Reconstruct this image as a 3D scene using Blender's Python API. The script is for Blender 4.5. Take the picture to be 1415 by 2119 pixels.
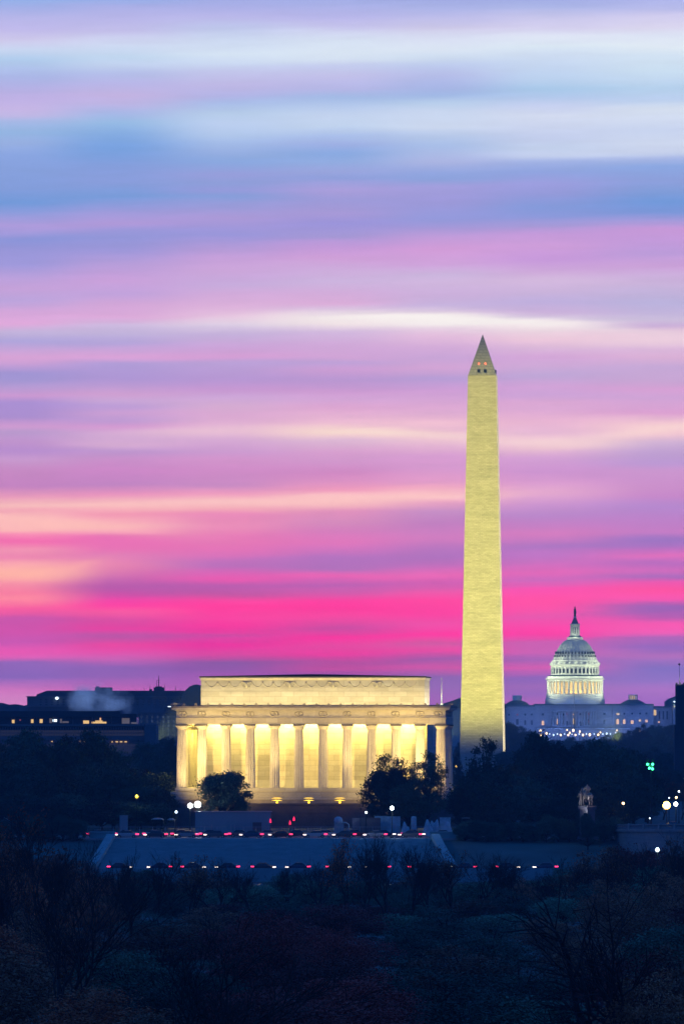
import bpy, bmesh, math, random
from mathutils import Vector, Matrix
R = math.radians
PI = math.pi
for o in list(bpy.data.objects): bpy.data.objects.remove(o)
SC = bpy.context.scene
COL = SC.collection
# ------------------------------------------------------------------ camera
F = 15030.0            # focal length in photograph pixels (telephoto)
EYE = 27.6             # camera height above the river
HOR = 1518.0           # row of the horizon in the photograph
cam_d = bpy.data.cameras.new('camera')
cam_d.sensor_fit = 'HORIZONTAL'; cam_d.sensor_width = 36.0
cam_d.lens = 36.0 * F / 1415.0
cam_d.shift_y = (HOR - 1059.5) / 1415.0
cam_d.clip_start = 5.0; cam_d.clip_end = 30000.0
cam = bpy.data.objects.new('camera', cam_d); COL.objects.link(cam)
cam.location = (0, 0, EYE); cam.rotation_euler = (R(90), 0, 0)
SC.camera = cam
def X(px, Y): return (px - 707.5) / F * Y
def Z(py, Y): return EYE - (py - HOR) / F * Y
def PX(Y): return Y / F                      # metres per photograph pixel at distance Y
# ------------------------------------------------------------------ exposure
SC.view_settings.view_transform = 'Standard'; SC.view_settings.look = 'None'
SC.view_settings.exposure = 0.0; SC.view_settings.gamma = 1.0
SC.render.engine = 'CYCLES'
SC.cycles.max_bounces = 5; SC.cycles.diffuse_bounces = 3; SC.cycles.glossy_bounces = 2
SC.cycles.transparent_max_bounces = 8; SC.cycles.volume_bounces = 1
SC.cycles.use_denoising = True
SC.cycles.sample_clamp_indirect = 3.0
SC.cycles.caustics_reflective = False; SC.cycles.caustics_refractive = False
# ------------------------------------------------------------------ world: dawn sky
def lin(c):
    c /= 255.0
    return c / 12.92 if c <= 0.04045 else ((c + 0.055) / 1.055) ** 2.4
def hexl(h): return tuple(lin(int(h[i:i+2], 16)) for i in (0, 2, 4))
K = 2.788
TOP = {
50: "0:90b0e8 60:a4b0e6 110:b6b6e8 180:c0baea 240:cdc8ea 270:cdd0ee 305:c8d6f0 360:b0cbea 400:b0c4ea 450:abb7e6 510:b2b2e4 580:bcb0e2 640:c6b6e4 680:c0b8e4 710:a6b8e4 770:94b6e2 830:98b0e0 900:8ba6e0 1000:86a0da 1090:849eda 1170:739ad8 1230:8c9cda 1310:ae9cda 1345:949ada 1385:8c96d8 1450:9896d6 1530:a09ada 1600:b8a0da 1670:c6a2d8 1730:b8a4da 1800:d4a6d8 1870:e0aada 1920:c4b4da 1980:aea4d8",
240: "0:92aee8 40:aab0e6 110:b8b6e8 190:c2bee8 235:ccd0ee 270:cfdaf2 340:c0d6ee 380:c2d2ee 430:b4bfe8 490:b8b6e6 560:c4b4e0 610:bcb6e4 650:aab8e6 710:98bce4 770:88aee0 860:7ba2de 960:869eda 1050:8a9eda 1140:789cd8 1200:929cda 1290:b09ad8 1330:9a98d8 1380:9296d6 1460:a098d8 1530:b89ed8 1630:caa0d8 1700:c0a2da 1760:d2a6d6 1830:dcaad8 1880:ccb8dc 1930:c0b2d8 1980:b4a4d8",
470: "0:a0ace4 50:acb0e6 110:bab8e8 170:bec6ea 230:ccd8f0 320:d6e4f4 370:ccdaf2 420:c2c6ea 500:beb8e4 560:b2b4e4 600:a8bce6 660:b6cce8 720:bccfee 780:b2c8ea 830:a4bce6 880:98b0e0 940:8aa8de 1010:989fda 1060:8e9fd8 1100:969cda 1140:869ed8 1190:989cd8 1260:ac9ad6 1310:a298d8 1360:9896d8 1420:b09ad6 1490:c6a0d8 1560:cca6d8 1640:c8aedb 1700:d2aad8 1770:dbb0d8 1830:e4c0dc 1870:dccce2 1930:c4b0d8 2000:cba4d6",
700: "0:9eace4 60:b0b4e8 110:bab8ea 160:c4c2ea 190:d0d4f0 240:d4dff0 300:dae6f4 345:d4e0f0 385:c4ccec 450:c2c0e8 520:b6b8e6 570:a2bae4 620:b4c8ea 680:c4d4ee 740:c2d4ee 790:aabfe8 840:9eb0e2 890:8aaae0 940:92acdf 990:9aa6dc 1030:90a0da 1100:aa9fda 1160:9c9ad6 1230:a89ad6 1290:9a94d8 1350:a498d4 1420:c49ad8 1490:cf9fd6 1560:ceaeda 1620:ccb4dc 1690:d2acd8 1750:dcaed8 1790:d8c0dc 1830:ecdde2 1870:f0e2e4 1920:d2b8dc 1990:d0a8d6",
910: "0:9ca8e0 60:acb4e6 110:bcbce8 170:cecae8 210:d6daf0 290:dce6f4 340:d0def0 380:bfcdec 440:b6bee8 510:a8b6e4 550:a2bae6 600:b8ceea 650:c8d6ee 740:ccd8ee 790:b6c8e8 850:a8bee6 940:acb6e2 1000:92a6de 1030:8ea4dc 1080:a29eda 1160:9e9ad8 1260:949ada 1310:a298d6 1370:c09cd8 1440:d29cd6 1520:d0a4da 1580:ccb6dc 1630:d0b6dc 1700:ccb0da 1770:c6b2da 1805:dcc8de 1840:f2e8e8 1870:f4ecec 1900:e6d0e0 1940:e2bcda 2010:d2aad6",
1125: "0:a0ace4 50:acb6e6 110:c8c6ea 170:d4d0ee 220:dee4f4 280:dbe8f4 330:cedcf0 400:c4d6f0 460:bcd2ee 520:a8c8e8 570:b2c8ea 620:c6d0ee 670:d2daee 740:cad4ee 800:c2cdea 860:c2d0ea 910:bcc8ea 950:9eb0e2 1000:90a4de 1070:9c9edc 1130:949ad8 1200:849ad8 1250:8c9ada 1310:a89ad6 1350:c49ad8 1420:ce9ed8 1500:c89ada 1570:ceaad8 1620:d4b8dc 1680:ccb4da 1750:beaeda 1800:ccb2da 1845:d8c8de 1868:f0e4e6 1900:ecd6e0 1955:ecc8da 2010:dab6d8",
1365: "0:acb4ea 60:b8bcea 100:d0ccee 170:dad6ee 220:dde4f4 280:e0eaf4 330:d2e2f2 420:cadef0 470:c2d8f0 520:b4cfea 580:bcd0ee 630:d4deee 690:d2dcf0 750:c8d4ee 830:ced8ee 880:c6d0ea 920:a6b6e4 970:8ca8e0 1050:8ea0da 1100:849ed8 1170:7299d8 1230:7e98d8 1280:a09ad8 1330:c89ad8 1400:c29ad8 1470:bc9cd8 1540:cca2d8 1600:ccb0da 1670:c4b2d8 1750:bab2da 1800:c2b4da 1850:ccbeda 1880:caaed6 1920:e2c4d8 1970:eacede 2020:dab6d8"}
BOT = {
50: "0:d8a4d4 40:cba0d4 90:a094d0 130:a296d0 180:b69ad0 220:cc9ad0 260:aa90d0 340:aa8ecc 390:d09ccf 430:ba9acb 490:c094ca 540:b88ecc 590:c89acb 650:c68ac0 740:c484be 800:e69ab8 855:f8bcb8 880:f0a0b0 920:f8b8b8 990:fcb8b4 1020:f88cb0 1060:f46eac 1110:f094ae 1160:ec86ac 1200:f8a4ac 1250:feb4a4 1300:f690a2 1350:f87e9c 1390:fc8a9c 1450:f8609c 1510:c858a6 1580:d056a8 1640:c85aae 1700:e85cb0 1730:d864b4 1760:9068b4 1850:8868b6 1920:c874b8 1980:cf86be",
240: "0:dca4d6 40:b09cd4 120:ae96d2 170:bc9ad0 210:d0a0d0 250:c8a6d4 280:bc9cd4 320:cca0d2 360:bf9ad0 400:d49acf 440:cfa6d0 500:d6acd0 540:bf96cc 590:c890c6 650:cc88c4 740:c084be 800:e894ba 855:f8bcb8 910:f298b0 970:fcb8b8 1000:f49cb4 1030:e870b0 1100:e872b0 1150:e07eb0 1200:e884ac 1240:d874ac 1290:c264aa 1350:bc58a4 1400:ec4aa4 1430:fc449e 1470:f85c9e 1520:d8509e 1570:e8449e 1610:b858a2 1660:e84a9e 1700:e252a6 1740:c864b0 1790:8c64b0 1840:9064b0 1910:c068b4 1950:c070b8",
470: "0:d49ed2 30:baa0d4 130:b696d0 180:c898d0 230:cca6d4 280:d6acd0 340:daa8cf 390:e0b0d0 430:e6bcd0 470:d6aad0 540:cc9acd 590:d294c8 650:cf8cc4 740:c88abf 790:f09ebc 830:f6bdbc 880:f4a8b4 910:e88ab4 980:ea8eb4 1030:e67ab2 1100:e474b2 1150:d872b4 1200:bc70b6 1240:d068b2 1280:e85cac 1320:b45ea8 1370:c8589f 1410:fa4a9e 1440:fe4098 1500:f8469c 1570:f8349a 1600:cc4c9e 1650:ec369c 1720:d44a9c 1760:8858a0 1800:8e58a4 1840:a05aac 1950:a868b4",
700: "0:d0a4d4 30:bca0d4 70:cc9ed2 130:b896ce 190:cc9acf 250:d4a6d4 290:dba4ce 330:e4b0d0 390:ecbccf 430:f6d4cc 480:dcb6d0 540:d69ecb 600:d096c8 660:d088c0 710:da90c0 760:f09cba 800:f8c0c0 840:f8bcbc 880:e090b8 950:d48ab8 1000:d47cb8 1060:e076b8 1110:cc74ba 1160:b070b8 1220:b070b6 1260:e864b0 1310:b460ae 1350:d05ca8 1400:fe409c 1440:fc3c98 1500:f4489c 1560:c84c9e 1610:fa349a 1660:e44a9e 1710:e8409c 1760:b0509a 1800:c0509c 1830:9854a0 1950:9864b0",
910: "0:c8a4d4 60:d2a4d2 120:b69cd2 180:cc9cd2 240:d4a4d2 290:dca8d0 350:e6b4ce 380:f0c0d0 410:e8b8ce 460:f2ccd0 510:e4b4d0 570:d69ccd 640:d698cb 710:e09ac6 750:f0aabf 800:fcc4c4 840:e4a0c0 890:c48cc0 950:c07ebc 1040:d07cbc 1100:b874ba 1150:ac70b8 1200:c26cb6 1250:e868b2 1300:cc5cac 1350:e85aa8 1400:fe469c 1480:fa3e9c 1540:ea50a4 1600:fe349c 1650:d0589f 1690:e8489f 1740:9c58a4 1790:cc54a2 1840:8862ac 1900:9066b0 1990:9c60b0",
1125: "0:d4a6d6 50:cfaad6 100:bfa6d4 170:d0a2d4 220:cca2d4 260:dba8d2 310:dca8d0 370:e8b4d0 430:e6b8d2 490:f2ccd2 530:e6bacf 580:d29ed0 660:cc92cc 720:d89acc 800:dfa4cc 850:cc94cc 910:b886c6 970:c27ec0 1020:d47cbc 1090:b474bc 1140:be74c0 1200:d06cb8 1240:e066b4 1290:cc68b8 1340:f850ac 1400:ff4fa0 1460:f850a4 1510:d85cac 1560:fc44a4 1600:f83ca0 1640:c85cac 1700:c860b0 1750:a060b0 1790:d05cac 1850:8862b4 1900:9c68b4 1950:9064b4 2000:a866b4",
1365: "0:dab0d4 60:c6a8d4 130:c8a6d2 180:d6a0d2 230:d0a4d4 320:dca0cf 350:e8b8d0 400:f6ccd0 440:f0c6d0 500:ccaed2 560:be9ece 610:bc98d0 650:cc96cc 720:ca90c8 800:c688c6 860:b488ca 950:be80c4 1010:c47cc0 1060:9a74be 1110:c070bc 1150:e070b8 1190:b86cba 1230:d06cb8 1265:a86cb8 1300:ec58ac 1340:ff529c 1390:f858ac 1430:a062b0 1490:a064b0 1540:f858ac 1580:f060b4 1620:ac66b4 1670:9068b8 1720:b070b8 1790:8070bc 1860:9074c0 1920:a874c0 1990:9c6cbc"}
SKY_GAIN = 1.0
HAZE = 7.5e-5; HAZE_END = 7050.0; HAZE_IN = (.006, .050, .160)
def sky_world():
    w = bpy.data.worlds.new('World'); SC.world = w; w.use_nodes = True
    nt = w.node_tree; nt.nodes.clear()
    N = nt.nodes.new; L = nt.links.new
    def val(x, sock):
        if isinstance(x, (int, float)): sock.default_value = x
        else: L(x, sock)
    def m(op, a, b=0.0, c=None, clamp=False):
        n = N('ShaderNodeMath'); n.operation = op; n.use_clamp = clamp
        val(a, n.inputs[0]); val(b, n.inputs[1])
        if c is not None: val(c, n.inputs[2])
        return n.outputs[0]
    def mix(f, a, b):
        n = N('ShaderNodeMix'); n.data_type = 'RGBA'; n.clamp_factor = True
        val(f, n.inputs[0])
        for x, s in ((a, n.inputs[6]), (b, n.inputs[7])):
            if isinstance(x, tuple): s.default_value = (*x, 1)
            else: L(x, s)
        return n.outputs[2]
    tc = N('ShaderNodeTexCoord'); sp = N('ShaderNodeSeparateXYZ'); L(tc.outputs['Generated'], sp.inputs[0])
    x, y, z = sp.outputs
    hyp = m('SQRT', m('ADD', m('MULTIPLY', x, x), m('MULTIPLY', y, y)))
    az = m('ARCTAN2', x, y)                      # azimuth, 0 = east
    el = m('ARCTAN2', z, hyp)                    # elevation
    u = m('MULTIPLY_ADD', az, F, 707.5)
    v0 = m('SUBTRACT', HOR, m('MULTIPLY', el, F))
    # streaked cloud warp
    cb = N('ShaderNodeCombineXYZ'); L(m('MULTIPLY', u, 1/520.0), cb.inputs[0]); L(m('MULTIPLY', v0, 1/75.0), cb.inputs[1])
    n1 = N('ShaderNodeTexNoise'); L(cb.outputs[0], n1.inputs['Vector']); n1.inputs['Scale'].default_value = 1; n1.inputs['Detail'].default_value = 3
    n1.inputs['Roughness'].default_value = .55
    cb2 = N('ShaderNodeCombineXYZ'); L(m('MULTIPLY_ADD', u, 1/300.0, m('MULTIPLY', v0, 1/400.0)), cb2.inputs[0]); L(m('MULTIPLY_ADD', v0, 1/16.0, m('MULTIPLY', u, 1/450.0)), cb2.inputs[1])
    n2 = N('ShaderNodeTexNoise'); L(cb2.outputs[0], n2.inputs['Vector']); n2.inputs['Scale'].default_value = 1; n2.inputs['Detail'].default_value = 5; n2.inputs['Roughness'].default_value = .6
    v = m('ADD', v0, m('MULTIPLY', m('SUBTRACT', n1.outputs[0], 0.5), 15.0))
    v = m('ADD', v, m('MULTIPLY', m('SUBTRACT', n2.outputs[0], 0.5), 13.0))
    def stops(us):
        s = []
        for t in TOP[us].split():
            a, h = t.split(':'); s.append((float(a) / K, hexl(h)))
        for t in BOT[us].split():
            a, h = t.split(':'); s.append((740 + float(a) / K, hexl(h)))
        s = [q for q in s]
        s.sort(key=lambda q: q[0]); s.append((1518, s[-1][1]))
        return s
    def at(s, vv):
        for i in range(len(s) - 1):
            if s[i][0] <= vv <= s[i+1][0]:
                f = (vv - s[i][0]) / max(1e-6, s[i+1][0] - s[i][0])
                return tuple(a + (b - a) * f for a, b in zip(s[i][1], s[i+1][1]))
        return s[-1][1]
    cuts = [0, 500, 1000, 1518]
    facs = [m('DIVIDE', m('SUBTRACT', v, a), b - a, clamp=True) for a, b in zip(cuts, cuts[1:])]
    st = [m('GREATER_THAN', v, c) for c in cuts[1:-1]]
    def column(us):
        s = stops(us); outs = []
        for (a, b), f in zip(zip(cuts, cuts[1:]), facs):
            pts = [(a, at(s, a))] + [q for q in s if a + 3 < q[0] < b - 3] + [(b, at(s, b))]
            assert len(pts) <= 32, len(pts)
            r = N('ShaderNodeValToRGB'); cr = r.color_ramp; cr.interpolation = 'CARDINAL' if False else 'EASE' if False else 'LINEAR'
            L(f, r.inputs[0])
            for i, (q, c) in enumerate(pts):
                e = cr.elements[i] if i < 2 else cr.elements.new(1.0)
            for i, (q, c) in enumerate(pts):
                pass
            cr.elements[0].position = 0
            for i, (q, c) in enumerate(pts):
                cr.elements[i].position = (q - a) / (b - a)
                cr.elements[i].color = (*c, 1)
            outs.append(r.outputs[0])
        return mix(st[1], mix(st[0], outs[0], outs[1]), outs[2])
    us = sorted(TOP); col = column(us[0])
    for a, b in zip(us, us[1:]):
        t = m('DIVIDE', m('SUBTRACT', u, a), b - a, clamp=True)
        t = m('MULTIPLY', m('MULTIPLY', t, t), m('SUBTRACT', 3.0, m('MULTIPLY', t, 2.0)))
        col = mix(t, col, column(b))
    # single cloud streaks: (u0, v0, half length, half width, slope, curve, colour, strength)
    for (u0, w0, Lx, Wy, sl, cv, hx, al) in (
        (900, 660, 330, 10, .03, 8.5e-5, 'f8f2ee', .85), (1330, 702, 160, 13, .03, 0, 'ecccda', .6),
        (120, 1083, 200, 13, .09, 0, 'ffc0b6', .75), (560, 1036, 460, 9, -.032, 0, 'fcc4c0', .65), (60, 1186, 130, 17, -.03, 0, 'ffb4a2', .7), (150, 1178, 60, 9, -.25, 0, 'fcaca6', .5),
        (770, 893, 170, 9, .03, 0, 'fadccf', .7), (1345, 892, 150, 11, -.15, 0, 'f8d4d0', .7), (1140, 919, 150, 9, .01, 0, 'f4d0d2', .6), (380, 895, 150, 8, -.01, 0, 'e8c0d2', .5),
        (235, 308, 120, 26, -.05, 0, '78a2de', .45), (1230, 322, 200, 9, .0, 0, 'cfdaf0', .5), (90, 478, 190, 9, -.06, 0, 'b49cda', .6), (330, 590, 420, 16, -.10, 0, 'c8a4da', .35),
        (90, 205, 200, 14, .0, 0, 'c2b2e4', .5), (1390, 1262, 100, 13, -.03, 0, '9862b0', .7), (760, 1215, 420, 5, -.01, 0, 'd060ac', .5), (300, 1216, 180, 7, .02, 0, 'b05ca6', .5),
        (620, 1162, 280, 10, -.01, 0, 'b472ba', .45), (520, 1302, 330, 6, .01, 0, 'd04c9c', .4), (1090, 1290, 260, 10, -.05, 0, 'f846a4', .6), (60, 1455, 140, 16, .0, 0, 'cc80be', .5),
        (330, 738, 260, 7, -.01, 0, 'd4a0d4', .4), (1150, 845, 300, 7, -.03, 0, 'd8a8d2', .4), (1290, 1130, 240, 6, -.02, 0, '9a74be', .5), (1200, 585, 260, 9, .02, 0, 'd2badc', .4)):
        du = m('SUBTRACT', u, float(u0))
        cen = m('ADD', m('MULTIPLY', du, sl), m('MULTIPLY', m('MULTIPLY', du, du), cv))
        dv = m('DIVIDE', m('SUBTRACT', m('SUBTRACT', v, float(w0)), cen), float(Wy))
        dx = m('DIVIDE', du, float(Lx))
        fx = m('MULTIPLY', m('EXPONENT', m('MULTIPLY', m('ADD', m('MULTIPLY', dv, dv), m('MULTIPLY', dx, dx)), -1.0)), al)
        col = mix(fx, col, hexl(hx))
    # fine luminance streaks in the clouds
    cb3 = N('ShaderNodeCombineXYZ'); L(m('MULTIPLY_ADD', u, 1/110.0, m('MULTIPLY', v0, 1/260.0)), cb3.inputs[0]); L(m('MULTIPLY_ADD', v, 1/11.0, m('MULTIPLY', u, 1/800.0)), cb3.inputs[1])
    n3 = N('ShaderNodeTexNoise'); L(cb3.outputs[0], n3.inputs['Vector']); n3.inputs['Scale'].default_value = 1; n3.inputs['Detail'].default_value = 6; n3.inputs['Roughness'].default_value = .6
    hs = N('ShaderNodeHueSaturation'); L(col, hs.inputs['Color'])
    L(m('ADD', m('MULTIPLY_ADD', n2.outputs[0], 0.10, 0.90), m('MULTIPLY', n3.outputs[0], 0.10)), hs.inputs['Value'])
    # the haze box dims the low sky: the sky behind it is correspondingly brighter
    dist = m('MINIMUM', m('DIVIDE', 172.0, m('MAXIMUM', el, 0.005)), HAZE_END)
    gain = m('EXPONENT', m('MULTIPLY', dist, HAZE))
    off = m('SUBTRACT', gain, 1.0)
    def vscale(c, f):
        n = N('ShaderNodeVectorMath'); n.operation = 'SCALE'
        if isinstance(c, tuple): n.inputs[0].default_value = c
        else: L(c, n.inputs[0])
        L(f, n.inputs['Scale']); return n.outputs[0]
    sb = N('ShaderNodeVectorMath'); sb.operation = 'SUBTRACT'; L(vscale(hs.outputs[0], gain), sb.inputs[0]); L(vscale(HAZE_IN, off), sb.inputs[1])
    mx_ = N('ShaderNodeVectorMath'); mx_.operation = 'MAXIMUM'; L(sb.outputs[0], mx_.inputs[0]); mx_.inputs[1].default_value = (0, 0, 0)
    east = mx_.outputs[0]
    # rest of the dome: deep dawn blue, with the real sky model of a sun just under the horizon
    sky = N('ShaderNodeTexSky'); sky.sky_type = 'NISHITA'; sky.sun_disc = False
    sky.sun_elevation = R(-2.0); sky.sun_rotation = R(0)
    zen = mix(m('DIVIDE', el, R(60), clamp=True), AMB_LOW, AMB_HIGH)
    ad = N('ShaderNodeMix'); ad.data_type = 'RGBA'; ad.blend_type = 'ADD'; ad.inputs[0].default_value = 0.06
    L(zen, ad.inputs[6]); L(sky.outputs[0], ad.inputs[7])
    rest = ad.outputs[2]
    fa = m('DIVIDE', m('SUBTRACT', m('ABSOLUTE', az), R(4)), R(7), clamp=True)
    fe = m('DIVIDE', m('SUBTRACT', el, R(6.2)), R(5), clamp=True)
    f = m('SUBTRACT', 1.0, m('MULTIPLY', m('SUBTRACT', 1.0, fa), m('SUBTRACT', 1.0, fe)))
    out = mix(f, east, rest)
    bg = N('ShaderNodeBackground'); L(out, bg.inputs[0]); bg.inputs[1].default_value = SKY_GAIN
    ow = N('ShaderNodeOutputWorld'); L(bg.outputs[0], ow.inputs[0])
    w.cycles.sampling_method = 'MANUAL'; w.cycles.sample_map_resolution = 1024
AMB_LOW = (0.022, 0.080, 0.35)
AMB_HIGH = (0.005, 0.106, 0.45)
sky_world()
# ------------------------------------------------------------------ helpers
def setp(o, label=None, cat=None, group=None, kind=None):
    if label: o['label'] = label
    if cat: o['category'] = cat
    if group: o['group'] = group
    if kind: o['kind'] = kind
    return o
def thing(name, label, cat, loc=(0, 0, 0), rz=0.0, group=None, kind=None):
    o = bpy.data.objects.new(name, None); COL.objects.link(o)
    o.location = loc; o.rotation_euler = (0, 0, rz); o.empty_display_size = 0.5
    return setp(o, label, cat, group, kind)
class MB:
    def __init__(s): s.v = []; s.f = []; s.sm = []
    def add(s, vs, fs, smooth=False):
        b = len(s.v); s.v += [tuple(p) for p in vs]; s.f += [[i + b for i in f] for f in fs]; s.sm += [smooth] * len(fs)
        return s
    def box(s, x0, x1, y0, y1, z0, z1, rz=0.0, piv=None):
        vs = [(x, y, z) for z in (z0, z1) for y in (y0, y1) for x in (x0, x1)]
        if rz:
            px, py = piv or ((x0 + x1) / 2, (y0 + y1) / 2); c, d = math.cos(rz), math.sin(rz)
            vs = [(px + (x - px) * c - (y - py) * d, py + (x - px) * d + (y - py) * c, z) for x, y, z in vs]
        return s.add(vs, [(0, 2, 3, 1), (4, 5, 7, 6), (0, 1, 5, 4), (2, 6, 7, 3), (0, 4, 6, 2), (1, 3, 7, 5)])
    def cbox(s, cx, cy, cz, sx, sy, sz, rz=0.0): return s.box(cx - sx/2, cx + sx/2, cy - sy/2, cy + sy/2, cz - sz/2, cz + sz/2, rz)
    def lathe(s, prof, n=24, cx=0, cy=0, smooth=False, a0=0.0, mod=None):
        # prof: list of (r, z) bottom to top
        vs = []; fs = []
        for r, z in prof:
            for i in range(n):
                rr = r * (mod(i) if mod else 1)
                a = a0 + 2 * PI * i / n
                vs.append((cx + rr * math.cos(a), cy + rr * math.sin(a), z))
        k = len(prof)
        for j in range(k - 1):
            for i in range(n):
                i2 = (i + 1) % n
                fs.append((j*n + i, j*n + i2, (j+1)*n + i2, (j+1)*n + i))
        s.add(vs, fs, smooth)
        s.add([vs[i] for i in range(n)], [tuple(reversed(range(n)))])
        s.add([vs[(k-1)*n + i] for i in range(n)], [tuple(range(n))])
        return s
    def prism(s, poly, a0, a1, axis='y'):
        # poly in (x,z) extruded along y, or (x,y) along z, or (y,z) along x
        n = len(poly)
        def P(p, a): return (p[0], a, p[1]) if axis == 'y' else (p[0], p[1], a) if axis == 'z' else (a, p[0], p[1])
        vs = [P(p, a0) for p in poly] + [P(p, a1) for p in poly]
        fs = [(i, (i+1) % n, n + (i+1) % n, n + i) for i in range(n)] + [tuple(reversed(range(n))), tuple(range(n, 2*n))]
        return s.add(vs, fs)
    def tube(s, pts, rad, n=5, smooth=True):
        pts = [Vector(p) for p in pts]; k = len(pts)
        if not isinstance(rad, (list, tuple)): rad = [rad] * k
        vs = []; up0 = Vector((0.31, 0.17, 0.93)).normalized()
        for i, p in enumerate(pts):
            d = (pts[min(i+1, k-1)] - pts[max(i-1, 0)])
            if d.length < 1e-9: d = Vector((0, 0, 1))
            d.normalize()
            a = d.cross(up0)
            if a.length < 0.1: a = d.cross(Vector((1, 0, 0)))
            a.normalize(); b = d.cross(a)
            for j in range(n):
                t = 2 * PI * j / n
                vs.append(tuple(p + (a * math.cos(t) + b * math.sin(t)) * rad[i]))
        fs = [(i*n + j, i*n + (j+1) % n, (i+1)*n + (j+1) % n, (i+1)*n + j) for i in range(k-1) for j in range(n)]
        fs += [tuple(reversed(range(n))), tuple(range((k-1)*n, k*n))]
        return s.add(vs, fs, smooth)
    def torus(s, c, r, t, n=18, m=6, axis='y', arc=2*PI, a0=0):
        pts = []
        full = arc > 6.2
        for i in range(n if full else n + 1):
            a = a0 + arc * i / n
            if axis == 'y': pts.append((c[0] + r*math.cos(a), c[1], c[2] + r*math.sin(a)))
            else: pts.append((c[0] + r*math.cos(a), c[1] + r*math.sin(a), c[2]))
        if full: pts.append(pts[0])
        return s.tube(pts, t, m)
    def build(s, name, mat, parent=None, fixn=True):
        me = bpy.data.meshes.new(name); me.from_pydata(s.v, [], s.f)
        me.polygons.foreach_set('use_smooth', s.sm)
        me.materials.append(mat); me.update()
        if fixn:
            bm = bmesh.new(); bm.from_mesh(me); bmesh.ops.recalc_face_normals(bm, faces=bm.faces); bm.to_mesh(me); bm.free()
        o = bpy.data.objects.new(name, me); COL.objects.link(o)
        if parent: o.parent = parent
        return o
def copy_tree(o, parent=None):
    c = o.copy(); COL.objects.link(c)
    if parent: c.parent = parent
    for ch in list(o.children): copy_tree(ch, c)
    return c
def part_copy(o, loc, rz=0.0, scale=None):
    c = o.copy(); COL.objects.link(c); c.location = loc; c.rotation_euler = (0, 0, rz)
    if scale: c.scale = scale
    return c
def look(o, target):
    d = Vector(target) - Vector(o.location)
    o.rotation_euler = d.to_track_quat('-Z', 'Y').to_euler()
def light(kind, name, loc, power, color, parent=None, target=None, size=0.5, size_y=None, angle=60, blend=0.6, spread=180):
    ld = bpy.data.lights.new(name, kind); ld.energy = power; ld.color = color
    if kind == 'AREA':
        ld.shape = 'RECTANGLE'; ld.size = size; ld.size_y = size_y or size; ld.spread = R(spread)
    else: ld.shadow_soft_size = size
    if kind == 'SPOT': ld.spot_size = R(angle); ld.spot_blend = blend
    o = bpy.data.objects.new(name, ld); COL.objects.link(o); o.location = loc
    if target: look(o, target)
    if parent: o.parent = parent
    return o
# ------------------------------------------------------------------ materials
def mat(name, base, rough=0.7, metal=0.0, emit=None, estr=0.0, build=None, spec=None):
    mm = bpy.data.materials.new(name); mm.use_nodes = True
    nt = mm.node_tree; b = nt.nodes['Principled BSDF']
    b.inputs['Base Color'].default_value = (*base, 1); b.inputs['Roughness'].default_value = rough
    b.inputs['Metallic'].default_value = metal
    if spec is not None: b.inputs['Specular IOR Level'].default_value = spec
    if emit:
        b.inputs['Emission Color'].default_value = (*emit, 1); b.inputs['Emission Strength'].default_value = estr
        mm.cycles.emission_sampling = 'NONE'
    if build: build(nt, b, base)
    return mm
def varied(scale, amt, detail=4, stretch=(1, 1, 1), coord='Object', rough=0.6):
    def f(nt, b, base):
        tc = nt.nodes.new('ShaderNodeTexCoord'); mp = nt.nodes.new('ShaderNodeMapping'); mp.inputs['Scale'].default_value = stretch
        nt.links.new(tc.outputs[coord], mp.inputs[0])
        n = nt.nodes.new('ShaderNodeTexNoise'); n.inputs['Scale'].default_value = scale; n.inputs['Detail'].default_value = detail; n.inputs['Roughness'].default_value = rough
        nt.links.new(mp.outputs[0], n.inputs['Vector'])
        r = nt.nodes.new('ShaderNodeValToRGB'); r.color_ramp.elements[0].position = .3; r.color_ramp.elements[1].position = .7
        r.color_ramp.elements[0].color = (*[c * (1 - amt) for c in base], 1); r.color_ramp.elements[1].color = (*[min(1, c * (1 + amt)) for c in base], 1)
        nt.links.new(n.outputs[0], r.inputs[0]); nt.links.new(r.outputs[0], b.inputs['Base Color'])
    return f
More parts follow.
